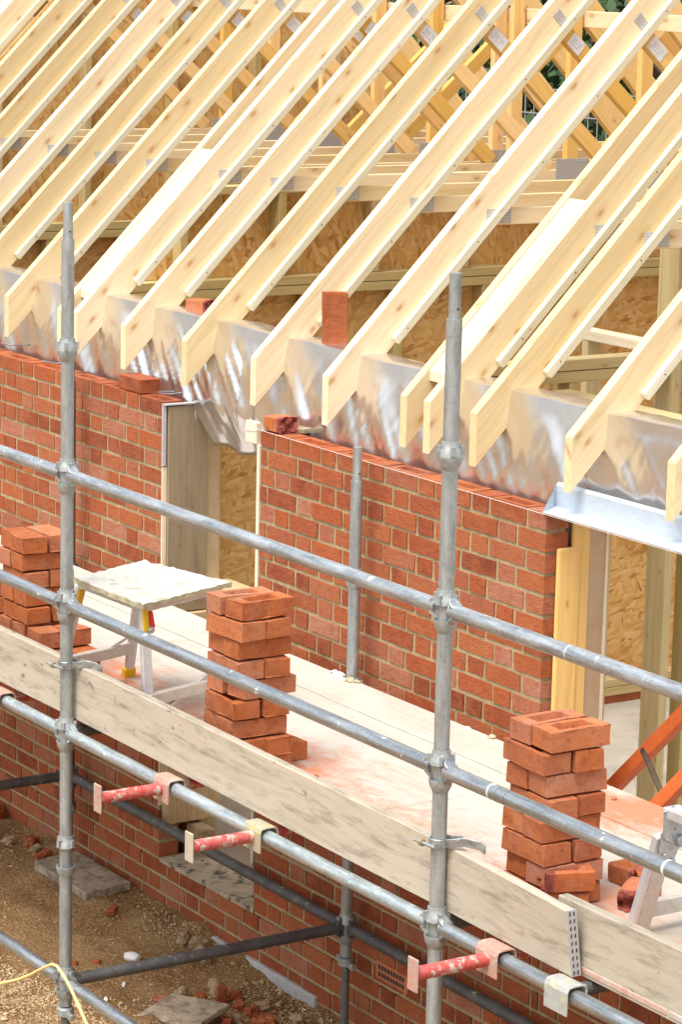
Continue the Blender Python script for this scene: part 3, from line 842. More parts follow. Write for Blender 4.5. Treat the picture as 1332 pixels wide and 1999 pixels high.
# ------------------------------------------------------------------ cross walls inside
def cross_wall(x, label, y0, y1, spandrel, gable=False):
    w = thing('timber_partition', label, 'partition wall', (x, 0, 0))
    part = lambda nm, lo, hi, m='treated': MB().box(lo, hi).build(nm, M[m], w, .002)
    MB().box((-.105, y0, -2.1), (-.092, y1, .27)).build('osb_panel', M['osb'], w)
    for zz in (.272, .322): part('top_plate', (-.09, y0, zz), (0, y1, zz + .046))
    part('bottom_plate', (-.09, y0, -2.10), (0, y1, -2.055)); part('bottom_plate', (-.09, y0, -2.15), (0.004, y1, -2.104))
    part('plinth', (-.11, y0, -2.25), (-.01, y1, -2.152), 'brick')
    y = y0 + .12
    while y < y1:
        if not (x > -3 and 3.3 < y < 4.2): part('stud', (-.0895, y, -2.054), (-.002, y + .044, .271))
        y += .56
    if gable:
        pg = [(y0, .37), (y1, .37), (y1, min(y1 + .03, 2 * RY - y1 + .03)), (RY, RY + .03), (y0, y0 + .03)]
        if pg[2][1] < .4: pg.pop(2)
        MB().prism(pg, -.105, -.092, (0, 1)).build('osb_spandrel', M['osb'], w)
        y = y0 + .3
        while y < y1 - .2:
            zt = min(y, 2 * RY - y - .04); part('stud', (-.0895, y, .37), (-.002, y + .044, zt)); y += .6
        MB().prism([(y0 + .05, y0 + .0), (RY, RY - .05), (RY, RY), (y0, y0)], -.09, -.003, (1, 1)).build('top_rail', M['treated'], w, .002)
    elif spandrel:
        MB().prism([(y0, .371), (y1 - .3, .371), (y1 - .72, .80), (.78, .80), (y0, .40)], -.105, -.092, (0, 1)).build('osb_spandrel', M['osb'], w)
        part('top_rail', (-.09, .80, .80), (-.001, y1 - .75, .842))
        y = y0 + .48
        while y < y1 - .8:
            part('stud', (-.0895, y, .371), (-.002, y + .044, .799)); y += .58
    return w
cross_wall(-2.2, 'strand board cross wall with studs and doubled plate behind the middle rafters', .36, 4.84, True)
cross_wall(-5.2, 'strand board gable wall rising to the roof behind the left rafters', .36, 4.84, True, True)
w = thing('timber_partition', 'short open stud partition seen between the two rightmost rafters', 'partition wall')
part = lambda nm, lo, hi, m='treated': MB().box(lo, hi).build(nm, M[m], w, .002)
for zz in (.272, .322): part('top_plate', (.82, .36, zz), (.91, 2.4, zz + .046))
part('rail', (.05, 1.60, .325), (.82, 1.69, .37), 'white_pine'); part('rail', (.91, .86, .20), (1.9, .95, .246))
for yy in (.45, .95, 1.64): part('stud', (.822, yy, -2.2), (.908, yy + .044, .271))
for xx in (.14,): part('stud', (xx, 1.602, -2.2), (xx + .044, 1.688, .324))
p_ = MB().box((.80, 1.49, -2.2), (.818, 1.60, .88)); p_.box((.8205, 1.49, -2.2), (.93, 1.535, .88))
tag(p_.build('timber_post', M['treated'], None, .003), 'tall pale green treated post standing inside behind the lintel', 'timber post')
# far long wall of the house
bw = thing('timber_frame_wall', 'low far timber frame wall on the other side of the house', 'timber wall')
MB().box((XL, 4.99, -2.2), (6, 5.0, .27)).build('osb_sheathing', M['osb'], bw)
MB().box((XL, 4.87, .272), (6, 4.99, .366)).build('wall_plate', M['treated'], bw)
x = XL + .2
while x < 6: MB().box((x, 4.9, -2.2), (x + .044, 4.989, .271)).build('stud', M['treated'], bw); x += .6
# bits seen low through the window gap
a = MB(); a.box((-.80, .50, -2.199), (-.15, 1.6, -2.16)); tag(a.build('floor_sheet', M['white_pine'], bevel=.002), 'pale board lying on the floor inside the window gap', 'board')
put_brick('red brick lying on the floor inside the window gap', (-.62, .86, -2.16 + BH / 2), rad(70))
a = MB(); a.box((-.855, .14, -2.08), (-.70, .215, -2.0)); tag(a.build('stone_packer', M['flint'], bevel=.01, seg=2), 'small dirty block on the sill under the grimy plank', 'block')

# ------------------------------------------------------------------ orange steel trestle
ot = thing('steel_trestle', 'bright orange steel frame leaning inside the wide opening', 'steel frame')
MB().beam((1.00, .5, -2.0), (2.75, .5, -.314), .05, .056).build('leg', M['orange'], ot, .006, False, 2)
MB().beam((1.60, .3, -1.86), (3.2, .3, -.257), .05, .056).build('leg', M['orange'], ot, .006, False, 2)
MB().tube((2.085, .475, -.97), (2.43, .30, -1.04), .0115, 10).build('rod', M['bark'], ot, 0, True)
a = MB(); a.tube((2.075, .472, -.962), (2.075, .4745, -.9622), .014, 12); a.build('hole', M['ink'], ot)

# ------------------------------------------------------------------ scaffold
TR = .0242
def cup_bottom(z, m):
    return MB().lathe((0, 0, z), [(TR - .001, -.076), (.028, -.066), (.034, -.054), (.0372, -.038), (.0376, -.031), (.0345, -.031), (.032, -.040), (TR - .001, -.048)], 20)
def cup_top(z):
    a = MB()
    a.lathe((0, 0, z), [(TR + .001, .060), (.0285, .060), (.0295, .042), (.0345, .034), (.0365, .016), (.0335, .016), (.032, .027), (TR + .001, .035)], 20)
    for k in range(4):
        t = k * math.pi / 2 + .5; c, s = math.cos(t), math.sin(t)
        a.beam((c * .030, s * .030, z + .034), (c * .0425, s * .0425, z + .034), .013, .028)
    return a
def standard(name_label, loc, nodes, ztop, zbot, dark=False, spig=True, float_={}):
    t = thing('scaffold_standard', name_label, 'scaffold pole', loc, 0, 'upright scaffold poles')
    mt, mc = (M['dark_steel'], M['dull_cup']) if dark else (M['galv'], M['cup'])
    MB().pipe((0, 0, zbot), (0, 0, ztop), TR, .004, 24).build('tube', mt, t, 0, True)
    if spig:
        MB().tube((0, 0, ztop - .02), (0, 0, ztop + .135), .0185, 20).build('spigot', mt, t, 0, True)
        MB().tube((-.02, .002, ztop + .03), (.02, -.002, ztop + .03), .004, 8).build('pin_hole', M['ink'], t)
    for k, z in enumerate(nodes):
        cup_bottom(z, mc).build('bottom_cup', mc, t, 0, True)
        o = cup_top(z + float_.get(k, 0)).build('top_cup', mc, t, 0, True)
        o.rotation_euler = (0, 0, R.uniform(0, 1.5))
    # base jack
    MB().tube((0, 0, zbot - .35), (0, 0, zbot + .02), .0175, 16).build('jack_screw', M['dull_cup'], t, 0, True)
    a = MB(); a.lathe((0, 0, zbot - .045), [(.02, 0), (.033, .004), (.033, .036), (.02, .04)], 16)
    a.beam((-.075, .01, zbot - .03), (-.02, 0, zbot - .03), .016, .028); a.beam((.02, 0, zbot - .03), (.075, -.01, zbot - .03), .016, .028)
    a.build('wing_nut', M['cup'] if not dark else M['dull_cup'], t, .003)
    MB().box((-.075, -.075, zbot - .36), (.075, .075, zbot - .35)).build('base_plate', M['dull_cup'], t)
    return t
nd = [ZU + .5 - .5 * k for k in range(6)]
standard('tall galvanised scaffold pole at the left, in front of the brick stack', (SX[1], PY, 0), nd[:6], .948, -2.03, float_={0: -.047, 4: .03})
standard('tall galvanised scaffold pole at the right, clamped to the toe board', (SX[2], PY, 0), nd[:6], .948, -2.03, float_={0: -.047, 4: .03})
standard('grey inner scaffold pole against the near pier, rising through the deck edge', (SX[1], IY, 0), [-.433, -.933, -1.933], -.06, -2.06, False, True, {0: -.047}).name = 'scaffold_standard'
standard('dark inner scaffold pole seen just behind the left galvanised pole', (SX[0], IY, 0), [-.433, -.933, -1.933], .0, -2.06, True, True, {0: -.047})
LED = {}
def ledger(label, p0, p1, mat, cupm='cup', blade=True):
    p0 = V(p0); p1 = V(p1); d = (p1 - p0).normalized()
    t = thing('scaffold_ledger', label, 'scaffold tube', p0, 0, 'horizontal scaffold tubes')
    q0, q1 = d * .036, (p1 - p0) - d * .036
    MB().tube(q0, q1, TR, 24).build('tube', mat, t, 0, True)
    if blade:
        for a_, sg in ((V((0, 0, 0)), 1), (p1 - p0, -1)):
            a = MB(); up = Z; e0 = a_ + d * sg * .026; e1 = a_ + d * sg * .062
            sd = d.cross(Z)
            def rect(p, w, h): return [p - sd * w - up * h, p + sd * w - up * h, p + sd * w + up * h, p - sd * w + up * h]
            a.rings([rect(e0, .010, .040), rect(e0 + d * sg * .010, .013, .042), rect(e0 + d * sg * .02, .020, .030), rect(e1, .021, .022)])
            a.build('blade_end', mat, t, .003)
    return t
def ring_on(t, x, m, w=.004):
    MB().tube((x, 0, 0), (x + w, 0, 0), TR + .0006, 24).build('tape_ring', M[m], t, 0, True)
bay = ['left bay', 'middle bay', 'right bay']
for k in range(3):
    a_, b_ = SX[k], SX[k + 1]
    for z, nm, mt in ((ZU, 'upper guard rail tube', 'galv_rail'), (ZU - .5, 'lower guard rail tube', 'galv_pale'), (ZU - 1.0, 'pale blue green ledger tube below the toe board' if k < 2 else 'ledger tube below the toe board', 'galv_teal' if k < 2 else 'galv_pale'), (ZU - 2.0, 'low ledger tube near the ground', 'galv_pale')):
        t_ = ledger('%s in the %s of the scaffold' % (nm, bay[k]), (a_, PY, z), (b_, PY, z), M[mt])
        if nm.startswith('lower') and k == 0: ring_on(t_, 2.43, 'dull_cup')
        if nm.startswith('lower') and k == 2:
            ring_on(t_, 1.09, 'stone', .009); ring_on(t_, .27, 'stone', .006); ring_on(t_, .31, 'dull_cup', .003); ring_on(t_, .355, 'dull_cup', .002)
        if nm.startswith('upper') and k == 2: ring_on(t_, .62, 'lintel', .006)
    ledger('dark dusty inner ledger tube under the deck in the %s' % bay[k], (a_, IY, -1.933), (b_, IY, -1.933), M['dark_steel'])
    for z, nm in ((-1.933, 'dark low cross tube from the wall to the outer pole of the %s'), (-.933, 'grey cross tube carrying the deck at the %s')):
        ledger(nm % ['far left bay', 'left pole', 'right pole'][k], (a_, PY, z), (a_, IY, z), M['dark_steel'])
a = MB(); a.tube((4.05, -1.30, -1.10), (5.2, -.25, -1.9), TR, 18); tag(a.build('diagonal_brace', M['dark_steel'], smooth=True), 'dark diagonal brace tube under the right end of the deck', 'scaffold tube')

# deck boards lying on the cross tubes
def sheet(label, lo, hi, nm='deck_board'):
    o = MB().box(lo, hi).build(nm, M['deck'], None, .003); tag(o, label, 'deck board', 'boards of the scaffold deck')
xs_ = [-3.2, .02, 2.46, 4.42, 6.3]
nm_ = ['at the left end beyond the left stack', 'under the mortar board and middle stack', 'under the right stack', 'at the right end by the hinged stool']
for k in range(4):
    sheet('wide dusty deck sheet ' + nm_[k], (xs_[k] + .003, -1.318, DECK - .02), (xs_[k + 1] - .004, -.3550, DECK))
    sheet('narrow deck board along the wall ' + nm_[k], (xs_[k] + .152, -.3465, DECK - .02), (xs_[k + 1] + .147, -.104, DECK + .0005))
# dust crumbs on the deck
rr = random.Random(4)
CR = [(1.95, -1.08), (2.0, -1.12), (1.98, -1.0), (2.03, -.98), (2.62, -1.10), (2.66, -1.12), (.62, -1.08), (.55, -.95), (.83, -1.2), (3.0, -1.2), (2.2, -1.15), (2.75, -.2), (2.35, -1.22), (.9, -1.08)]
for k, (x, y) in enumerate(CR):
    s = rr.uniform(.006, .013)
    o = bm_obj(lump(k + 70, s * 1.3, s, s * .7, 1), 'brick_crumb', M['stack']); o.location = (x, y, DECK + s * .5); o.rotation_euler = (0, 0, rr.uniform(0, 3))
    tag(o, 'tiny red brick crumb lying loose on the dusty deck', 'brick crumb', 'brick crumbs on the deck')

# mortar droppings by the inner pole
for k, (x, y, q) in enumerate(((.85, -.125, .02), (.94, -.13, .017), (.91, -.150, .014), (.97, -.115, .012), (.80, -.115, .015), (1.9, -.115, .014), (1.75, -.12, .01))):
    o = bm_obj(lump(640 + k, q * 1.4, q, q * .6, 3, .5), 'mortar_lump', M['board_edge'] if k % 2 else M['stone']); o.location = (x, y, DECK + q * .3)
    tag(o, 'hardened mortar dropping on the wall edge of the deck', 'mortar lump', 'mortar droppings on the deck')
# toe boards
def toe(label, xs3, prof, end=True):
    """prof(x) -> (y_bottom, y_top, z_bottom, z_top)"""
    t = thing('toe_board', label, 'toe board', (0, 0, 0), 0, 'toe boards along the deck edge')
    a = MB(); rings = []
    for x in xs3:
        yb, yt, zb, zt = prof(x); th = .036
        rings.append([V((x, yb, zb)), V((x, yb + th, zb)), V((x, yt + th, zt)), V((x, yt, zt))])
    o = len(a.v); n = 4; ou, ov = R.uniform(0, 30), R.uniform(0, 30); per = [0, .036, .25, .29, .5]
    for r_ in rings: a.v += r_
    for i in range(len(rings) - 1):
        for k in range(4):
            j = (k + 1) % 4; A = o + i * 4 + k; B = o + i * 4 + j
            u0, u1 = ou + xs3[i], ou + xs3[i + 1]
            a.face([B, A, A + 4, B + 4], [(u0, ov + per[k + 1]), (u0, ov + per[k]), (u1, ov + per[k]), (u1, ov + per[k + 1])])
    L_ = (len(rings) - 1) * 4
    a.face([o, o + 1, o + 2, o + 3], [(ou, ov)] * 4); a.face([o + L_ + 3, o + L_ + 2, o + L_ + 1, o + L_], [(ou, ov)] * 4)
    a.build('plank', M['toe'], t, .0025)
    return t, rings
rng = lambda a, b, n: [a + (b - a) * i / n for i in range(n + 1)]
def prof1(x):
    t = max(0, (x - 3.3) / .8); w = .003 * math.sin(x * 1.7)
    return (-1.358 - .005 * t + w, -1.358 - .035 * t + w, -.888 - .006 * t + .004 * math.sin(x * 1.1), -.675 - .012 * t + .006 * math.sin(x * .9 + 1))
t1, rr1 = toe('long weathered grey brown toe board held to both tall poles', rng(-3.4, 4.03, 40), prof1)
# metal end band
e_ = rr1[-1]; a = MB()
for d in (0,):
    c = [V(p) for p in e_]
    a.rings([[p + V((.0, 0, 0)) for p in c], [p + V((.003, 0, 0)) for p in c]])
bnd = a.build('end_band', M['plate'], t1)
a = MB()
for i in range(9):
    for k in range(2):
        u = (i + .5) / 9; p = c[0].lerp(c[3], u).lerp(c[1].lerp(c[2], u), .3 + .4 * k) + V((.0032, 0, 0))
        a.box(p - V((.001, .0022, .006)), p + V((.0012, .0022, .006)))
a.build('nail_slots', M['ink'], bnd)
toe('paler toe board starting behind the first one at the lower right', rng(3.90, 6.4, 16), lambda x: (-1.315, -1.318, -.905, -.69 + .004 * math.sin(x * 3)))
def clip(label, x):
    t = thing('board_clip', label, 'clamp', (x, PY, -.665), 0, 'clamps holding the toe board to the poles')
    pts = [(.026 * math.cos(a) * 1.1, .029 * math.sin(a), 0) for a in [rad(q) for q in range(200, 385, 15)]]
    MB().strip(pts + [(.045, .02, .004), (.075, .045, .012), (.11, .075, .006), (.125, .088, -.006)], .028, .005, (0, 0, 1)).build('strap', M['galv_pale'], t, .002)
    MB().strip([(-.03, -.012, 0), (-.034, .012, 0), (-.02, .034, 0), (.01, .045, 0), (.05, .055, .01)], .03, .005, (0, 0, 1)).build('strap', M['cup'], t, .002)
    MB().tube((-.075, -.042, -.006), (.03, -.034, -.006), .006, 10).build('bolt', M['cup'], t, 0, True)
    MB().tube((-.042, -.0395, -.006), (-.028, -.0385, -.006), .012, 6).build('nut', M['plank_grey'], t)
clip('bolted steel clamp on the left pole gripping the toe board', SX[1]); clip('bolted steel clamp on the right pole gripping the toe board', SX[2])

# red board brackets hooked on the ledger
def bracket(label, x, y0, tube_m, sad_m, end_m):
    zc = ZU - 1.0
    t = thing('board_bracket', label, 'scaffold bracket', (x, PY, zc), 0, 'short brackets hooked over the ledger')
    if y0: MB().tube((0, y0, -.004), (0, -.035, -.004), .0215, 20).build('tube', tube_m, t, 0, True)
    MB().tube((0, .04, -.002), (0, 1.22, -.004), .0215, 20).build('tube', tube_m if y0 else M['dark_steel'], t, 0, True)
    pts = [(0, -.034, -.052), (0, -.034, .018), (0, -.028, .031), (0, -.012, .034), (0, .016, .034), (0, .03, .030), (0, .036, .018), (0, .036, -.045)]
    MB().strip(pts, .11, .007, (1, 0, 0)).build('saddle', sad_m, t, .002)
    if y0: MB().box((-.026, y0 - .008, -.056), (.026, y0, .048)).build('end_plate', end_m, t, .003)
bracket('flaking red bracket tube nearest the left pole, pinkish saddle', 1.70, -.285, M['red_steel'], M['pink_steel'], M['pink_steel'])
bracket('flaking red bracket with a green dusted saddle and tan end plate', 2.335, -.275, M['red_steel'], M['lime_steel'], M['toe'])
bracket('flaking red bracket at the lower right beyond the right pole', 3.70, -.295, M['red_steel'], M['pink_steel'], M['pink_steel'])
bracket('yellow marked grey saddle on the ledger at the far lower right, no outer tube', 4.045, None, M['dark_steel'], M['yellow_mark'], M['pink_steel'])
bracket('red bracket peeping in at the left picture edge', .33, -.10, M['red_steel'], M['pink_steel'], M['pink_steel'])

# ------------------------------------------------------------------ stool with mortar board
st = thing('folding_stool', 'low folding aluminium stool under the mortar board with yellow brackets and feet', 'stool')
zt = -.405
FL, BLf, FRt, BRt = V((.545, -1.262, DECK)), V((.448, -.881, DECK)), V((1.262, -1.232, DECK)), V((1.16, -.83, DECK))
tFL, tBL, tFR, tBR = V((.735, -1.245, zt)), V((.625, -.92, zt)), V((1.20, -1.225, zt)), V((1.07, -.87, zt))
for f_, t_ in ((FL, tFL), (BLf, tBL), (FRt, tFR), (BRt, tBR)):
    d = (t_ - f_).normalized()
    MB().beam(f_, t_, .022, .040, (0, 1, .05)).build('leg', M['alu'], st, .003)
    q = f_ + d * .045
    ft = MB().beam(f_, q, .030, .050, (0, 1, .05)); ft.build('rubber_foot', M['yellow'], st, .003)
    MB().beam(t_ - d * .085, t_ + d * .01, .030, .030, (0, 1, .05)).build('hinge_bracket', M['yellow'], st, .005)
for f_, t_, f2, t2 in ((FL, tFL, BLf, tBL), (FRt, tFR, BRt, tBR)):
    for u in (.48,):
        MB().beam(f_.lerp(t_, u - .2), f2.lerp(t2, u - .2), .03, .045).build('tread', M['alu_shade'], st, .003)
    MB().beam(f_.lerp(t_, .10), f2.lerp(t2, .42), .012, .012).build('stay', M['alu_shade'], st)
for p, q in ((tFL, tFR), (tBL, tBR), (tFR, tBR), (tFL, tBL)): MB().beam(p + Z * .008, q + Z * .008, .04, .03).build('top_rail', M['alu'], st, .003)
MB().beam((1.218, -1.208, -.41), (1.232, -1.203, -.472), .014, .018).build('release_handle', M['red'], st, .004)
MB().tube((1.232, -1.215, -.478), (1.246, -1.212, -.478), .012, 12).build('knob', M['hinge'], st, .002)
# mortar board
mb = MB(); cn = [V((.755, -1.292, -.372)), V((1.285, -1.275, -.372)), V((1.095, -.790, -.372)), V((.590, -.895, -.372))]
G = 44
def bp(u, v): return cn[0].lerp(cn[1], u).lerp(cn[3].lerp(cn[2], u), v)
for lay in (0, 1):
    for j in range(G + 1):
        for i in range(G + 1):
            u, v = i / G, j / G; p = bp(u, v)
            edge = min(u, v, 1 - u, 1 - v)
            if edge < .001: p += V((noise.noise(p * 16), noise.noise(p * 16 + V((7, 0, 0))), 0)) * .012
            if lay == 0: p.z += .004 + .006 * abs(noise.noise(p * 11)) + .010 * max(0, noise.noise(p * 5 + V((3, 0, 0)))) + .004 * noise.noise(p * 40)
            else: p.z -= .014 + .004 * noise.noise(p * 30)
            mb.v.append(p)
N1 = (G + 1) ** 2
for j in range(G):
    for i in range(G):
        a_ = j * (G + 1) + i; ids = [a_, a_ + 1, a_ + G + 2, a_ + G + 1]
        mb.m = 0; mb.face(ids, [(0, 0)] * 4); mb.m = 1; mb.face([N1 + k for k in reversed(ids)], [(0, 0)] * 4)
rim = [i for i in range(G)] + [j * (G + 1) + G for j in range(G)] + [G * (G + 1) + G - i for i in range(G)] + [(G - j) * (G + 1) for j in range(G)]
for k in range(len(rim)):
    a_, b_ = rim[k], rim[(k + 1) % len(rim)]; mb.face([b_, a_, N1 + a_, N1 + b_], [(0, 0)] * 4)
tag(mb.build('mortar_board', [M['board_mortar'], M['board_edge']], None, 0, False), 'square board crusted with pale dried mortar on the folding stool', 'mortar board')

# hinged stool at the right edge
s2 = thing('folding_stool', 'aluminium stool leg with riveted steel hinge at the right picture edge', 'stool')
b0, b1 = V((3.87, -1.0, DECK)), V((3.985, -1.0, -.535))
MB().beam(b0, b1, .028, .062, (0, 1, 0)).build('leg', M['alu'], s2, .003)
MB().beam(b0 + V((.016, .012, 0)), b1 + V((.016, .012, 0)), .006, .050, (0, 1, 0)).build('leg_web', M['alu_shade'], s2)
MB().beam((4.0, -.99, -.458), (4.75, -.99, -.458), .062, .032).build('top_rail', M['alu'], s2, .003)
MB().beam((3.885, -.985, -.80), (3.885, -.35, -.80), .03, .05).build('tread', M['alu_shade'], s2, .003)
MB().beam((3.87, -.36, DECK), (3.985, -.36, -.5), .028, .062, (0, 1, 0)).build('leg', M['alu'], s2, .003)
def hplate(pts, y):
    a = MB(); n = len(pts)
    a.rings([[V((x, y, z)) for x, z in pts], [V((x, y + .006, z)) for x, z in pts]]); return a
# hinge plates face -y/+x side: put them on the +x face plane too
def hplx(pts, x, nm='hinge_plate'):
    a = MB(); a.rings([[V((x, y, z)) for y, z in pts], [V((x + .006, y, z)) for y, z in pts]]); return a.build(nm, M['hinge'], s2, .003)
hp = hplx([(-1.035, -.60), (-.985, -.625), (-.955, -.57), (-.965, -.535), (-1.03, -.515)], 4.006)
h2 = hplx([(-1.030, -.535), (-.985, -.560), (-.945, -.555), (-.925, -.50), (-.930, -.465), (-1.0, -.435), (-1.03, -.45)], 4.014)
for (y, z, h) in ((-1.02, -.585, hp), (-.985, -.605, hp), (-1.015, -.54, hp), (-.95, -.475, h2), (-.94, -.50, h2), (-.985, -.475, h2), (-.985, -.51, h2), (-.955, -.515, h2)):
    MB().tube((4.018, y, z), (4.025, y, z), .005, 10, .003).build('rivet', M['galv_pale'], h, 0, True)
MB().tube((4.015, -.965, -.548), (4.034, -.965, -.548), .019, 18).build('pivot_bolt', M['hinge'], s2, .003)
sc_ = MB().box((4.02, -1.02, DECK + .0006), (4.30, -.98, DECK + .004)).build('timber_scrap', M['plank_grey']); sc_.rotation_euler = (0, 0, 0)
tag(sc_, 'thin dark wood sliver on the deck under the hinged stool', 'wood scrap')

# ------------------------------------------------------------------ things on the ground
def slab(label, c, sx, sy, t, rz, z, tilt, m='slab'):
    a = MB(); n = 7; rr = random.Random(int(sx * 1000))
    pts = []
    for k in range(4):
        p0 = [(-1, -1), (1, -1), (1, 1), (-1, 1)][k]; p1 = [(1, -1), (1, 1), (-1, 1), (-1, -1)][k]
        for i in range(n):
            u = i / n; x = (p0[0] + (p1[0] - p0[0]) * u) * sx / 2; y = (p0[1] + (p1[1] - p0[1]) * u) * sy / 2
            pts.append((x + rr.uniform(-.004, .004), y + rr.uniform(-.004, .004)))
    a.rings([[V((x, y, -t / 2)) for x, y in pts], [V((x, y, t / 2)) for x, y in pts]])
    o = a.build('paving_slab', M[m], None, .004); o.location = (c[0], c[1], z); o.rotation_euler = (*tilt, rz)
    tag(o, label, 'slab')
slab('dirty broken slab lying against the foot of the wall', (-1.28, -.19, 0), .50, .24, .045, rad(3), gz(-1.25, -.2) + .035, (rad(3), rad(2)))
slab('grey sand covered slab on the earth at the bottom edge', (.47, -.62, 0), .30, .26, .025, rad(25), gz(.47, -.62) + .02, (rad(4), rad(-3)))
a = bm_obj(lump(5, .042, .028, .02, 3, .3), 'white_stone', M['stone'], None, True); on_ground(a, -.27, -.46, .012, .4)
tag(a, 'white lump of stone lying alone on the brown earth', 'stone')
RB = [(.36, -.37, .024, .018, .05, 'upright red brick chunk near the grey footing', 0), (.30, -.44, .032, .024, .022, 'red brick chunk just left of the upright chunk', 0),
      (.24, -.60, .034, .024, .014, 'flat pinkish brick fragment near the sandy slab', 0), (.44, -.33, .022, .02, .02, 'rounded red brick piece beside the tan rubble', 0),
      (.50, -.30, .03, .026, .024, 'red brick rubble piece close under the footing', 0), (.66, -.32, .036, .03, .026, 'largest red brick chunk at the bottom of the rubble', 0),
      (.62, -.35, .024, .02, .02, 'small red chunk left of the largest chunk', 0), (.58, -.28, .034, .022, .022, 'red brick lump against the foot of the wall', 0),
      (.56, -.46, .034, .024, .02, 'broken red brick corner at the bottom picture edge', 0), (-.30, -.62, .017, .013, .012, 'tiny dark red brick bit on the open earth', 0),
      (-.36, -.70, .014, .01, .012, 'tiny red bit close behind the left pole', 0), (-.82, -.27, .04, .02, .012, 'flat red brick shard near the dirty slab', 0),
      (.33, -.28, .024, .026, .028, 'brown red brick lump behind the upright chunk', 0), (-2.46, -.10, .09, .055, .05, 'half buried red brick at the far left foot of the wall', 0),
      (.40, -.52, .03, .018, .014, 'red sliver on the right edge of the sandy slab', 0), (.70, -.44, .028, .022, .02, 'red fragment low in the bottom edge rubble', 0),
      (.28, -.34, .036, .032, .034, 'tan stone lump in the rubble by the upright brick chunk', 1), (.18, -.46, .032, .026, .03, 'pale grey stone left of the red rubble', 1),
      (.12, -.27, .034, .024, .022, 'tan stone below the start of the footing', 1), (.46, -.22, .03, .026, .022, 'brown stone resting against the concrete footing', 1),
      (-.10, -.20, .036, .028, .026, 'tan stone at the wall left of the footing', 1), (-.22, -.15, .042, .034, .034, 'large tan lump in the spoil below the wall', 1),
      (-.30, -.19, .028, .022, .024, 'grey tan stone in the spoil heap below the wall', 1), (-.38, -.13, .03, .024, .02, 'small stone in the spoil below the slab', 1),
      (-2.0, -.22, .034, .026, .024, 'pale stone in the spoil at the left edge', 1), (-1.86, -.14, .028, .022, .02, 'white flecked stone in the left spoil', 1),
      (-1.72, -.17, .04, .026, .024, 'brown red clod in the left spoil heap', 0), (-1.95, -.12, .036, .03, .03, 'red brown brick bit in the left spoil heap', 0),
      (.70, -.20, .03, .022, .02, 'round tan stone at the bottom foot of the wall', 1), (.52, -.39, .026, .02, .018, 'small tan stone between the red chunks', 1)]
for k, (x, y, a1, a2, a3, lb, st_) in enumerate(RB):
    o = bm_obj(lump(300 + k, a1, a2, a3, 3, .42 if st_ else .34, .2 if st_ else .85), 'stone' if st_ else 'brick_fragment', M['flint'] if st_ else M['brick'])
    on_ground(o, x, y, a3 * .55, R.uniform(0, 3), (R.uniform(-.3, .3), R.uniform(-.3, .3)))
    tag(o, lb, 'stone' if st_ else 'brick fragment', 'rubble at the foot of the wall')
for k, (x, y, l) in enumerate(((-.72, -.95, 'thin pale sliver on the earth left of the left pole'), (-.05, -.62, 'small white chip of plaster near the white stone'), (.16, -.82, 'pale curved chip on the gravel right of the left pole'), (-.05, -1.3, 'short white plastic scrap on the gravel at the left edge'))):
    o = bm_obj(lump(500 + k, .032, .009, .005, 2, .2), 'pale_chip', M['stone']); on_ground(o, x, y, .006, R.uniform(-.6, .6)); tag(o, l, 'chip')
a = MB(); P = [(.10, -1.47, -2.20), (.30, -1.46, -2.13), (.442, -1.45, -2.08), (.60, -1.45, -2.012), (.717, -1.45, -1.952), (.82, -1.448, -1.892), (.895, -1.448, -1.853), (.937, -1.448, -1.847), (.985, -1.45, -1.862), (1.03, -1.45, -1.882), (1.066, -1.45, -1.905), (1.13, -1.45, -1.952), (1.20, -1.45, -2.005), (1.30, -1.45, -2.09), (1.42, -1.45, -2.22)]
a.sweep(P, .0065, 10); tag(a.build('yellow_cable', M['cable'], smooth=True), 'pale yellow cable looped over the foot of the left scaffold pole', 'cable')

# ------------------------------------------------------------------ fence and trees beyond the house
f_ = thing('mesh_fence', 'wire mesh site fence seen through the roof timbers', 'fence')
a = MB(); x = -14.0
while x < -2: a.tube((x, 7.6, -2.3), (x, 7.6, 1.0), .006, 5); x += .12
z = -2.2
while z < 1.0: a.tube((-14, 7.592, z), (-2, 7.592, z), .006, 5); z += .20
a.build('wire_mesh', M['wire'], f_)
for x in (-14, -10.5, -7, -3.5): MB().tube((x, 7.6, -2.4), (x, 7.6, 1.1), .02, 10).build('post', M['wire'], f_, 0, True)
def tree(label, x, y, h, r, seed, n=5200):
    t = thing('tree', label, 'tree', (x, y, GZ), 0, 'trees beyond the house')
    rr = random.Random(seed); tr = MB()
    tr.sweep([(0, 0, -.2), (.05, .02, h * .3), (-.06, .05, h * .6), (0, 0, h * .85)], .11, 8)
    for k in range(7):
        an = rr.uniform(0, 6.3); z = h * rr.uniform(.25, .7)
        tr.sweep([(0, 0, z), (math.cos(an) * r * .4, math.sin(an) * r * .4, z + .3), (math.cos(an) * r * .75, math.sin(an) * r * .75, z + .8)], .035, 6)
    tr.build('trunk', M['bark'], t, 0, True)
    cl = [(V((rr.gauss(0, r * .45), rr.gauss(0, r * .45), h * (.08 + .9 * rr.random()))), r * rr.uniform(.28, .5)) for _ in range(26)]
    lf = MB()
    for k in range(n):
        c, q = rr.choice(cl); d = V((rr.gauss(0, 1), rr.gauss(0, 1), rr.gauss(0, 1))).normalized()
        p = c + d * q * rr.random() ** .4
        s = rr.uniform(.05, .11); u = V((rr.gauss(0, 1), rr.gauss(0, 1), rr.gauss(0, 1))).normalized(); w = u.orthogonal().normalized()
        o = len(lf.v); lf.v += [p - u * s, p + w * s * .5, p + u * s, p - w * s * .5]; lf.face([o, o + 1, o + 2, o + 3], [(0, 0)] * 4)
    lf.build('crown', M['leaf'], t)
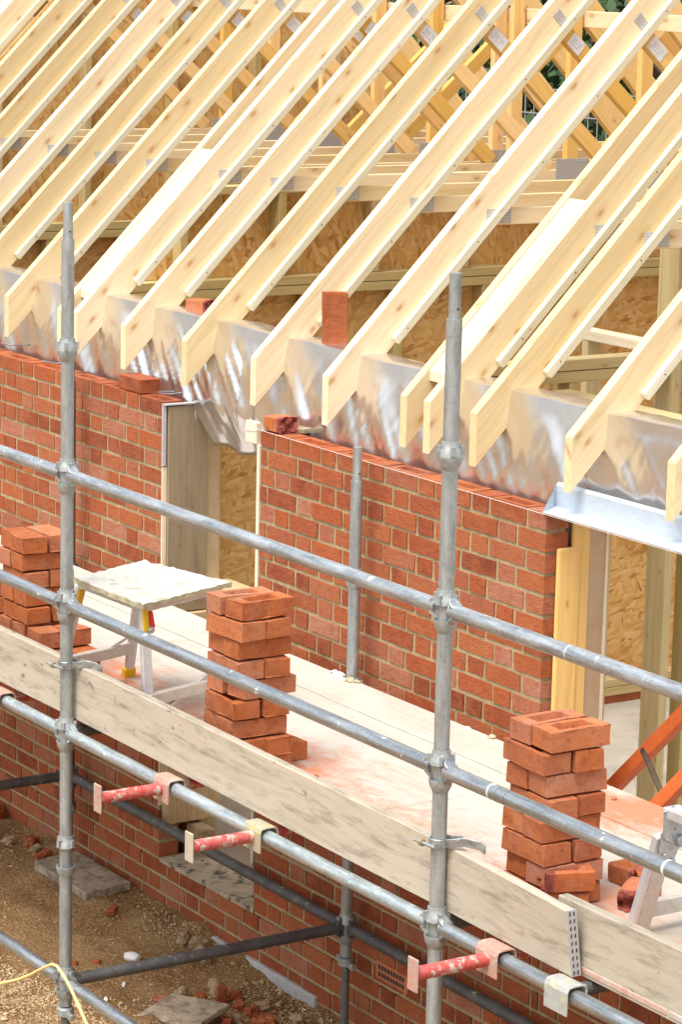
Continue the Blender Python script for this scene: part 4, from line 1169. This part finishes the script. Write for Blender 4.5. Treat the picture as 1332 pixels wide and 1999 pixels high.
for k, (x, y, h, r) in enumerate(((-5.5, 9.6, 4.8, 1.9), (-8.4, 10.0, 5.2, 2.1), (-11.5, 10.4, 5.0, 2.1), (-14.8, 11.0, 5.4, 2.3), (-18.5, 12, 5.5, 2.5), (-2.4, 10.2, 5.0, 2.0))):
    tree(['dark green tree behind the right of the roof', 'dark green tree behind the mesh fence', 'dark tree behind the middle of the roof', 'dark tree behind the left half of the roof', 'farthest dark tree at the upper left', 'nearest dark tree beyond the right picture edge'][k], x, y, h, r, 40 + k)

# ------------------------------------------------------------------ light, sky, camera
SUN_EL, SUN_AZ = 64, 156        # azimuth measured clockwise from +y (156 = from the camera side)
w_ = bpy.data.worlds.new('World'); scene.world = w_; w_.use_nodes = True; nt = w_.node_tree
bg = nt.nodes['Background']; sky = nt.nodes.new('ShaderNodeTexSky'); sky.sky_type = 'NISHITA'; sky.sun_disc = False
sky.sun_elevation = rad(SUN_EL); sky.sun_rotation = rad(SUN_AZ); sky.air_density = 1.0; sky.dust_density = 4.0; sky.ozone_density = 1.0
hs = nt.nodes.new('ShaderNodeHueSaturation'); hs.inputs['Saturation'].default_value = .35
nt.links.new(sky.outputs[0], hs.inputs['Color']); nt.links.new(hs.outputs[0], bg.inputs['Color']); bg.inputs['Strength'].default_value = .15
sd = bpy.data.lights.new('Sun', 'SUN'); sd.energy = 1.5; sd.angle = rad(30); sd.color = (1, .96, .90)
so = bpy.data.objects.new('Sun', sd); col.objects.link(so)
az, el = rad(SUN_AZ), rad(SUN_EL)
dirv = V((math.sin(az) * math.cos(el), math.cos(az) * math.cos(el), math.sin(el)))
so.rotation_euler = dirv.to_track_quat('Z', 'Y').to_euler(); so.location = dirv * 20

cd = bpy.data.cameras.new('Camera'); co = bpy.data.objects.new('Camera', cd); col.objects.link(co)
Rt = V((.5392631, .8418465, .0221285)); Up = V((-.1737266, .0854961, .9810757)); Fw = V((-.8240233, .5329023, -.1923560))
m = Matrix((Rt, Up, -Fw)).transposed().to_4x4(); m.translation = V((10.1538, -6.1514, 1.9785)); co.matrix_world = m
cd.sensor_fit = 'VERTICAL'; cd.sensor_height = 36; cd.sensor_width = 24; cd.lens = 5491.13 / 1999 * 36
cd.clip_start = .1; cd.clip_end = 1000
scene.camera = co
scene.view_settings.view_transform = 'Standard'; scene.view_settings.look = 'None'; scene.view_settings.gamma = 1
scene.view_settings.exposure = 1.0
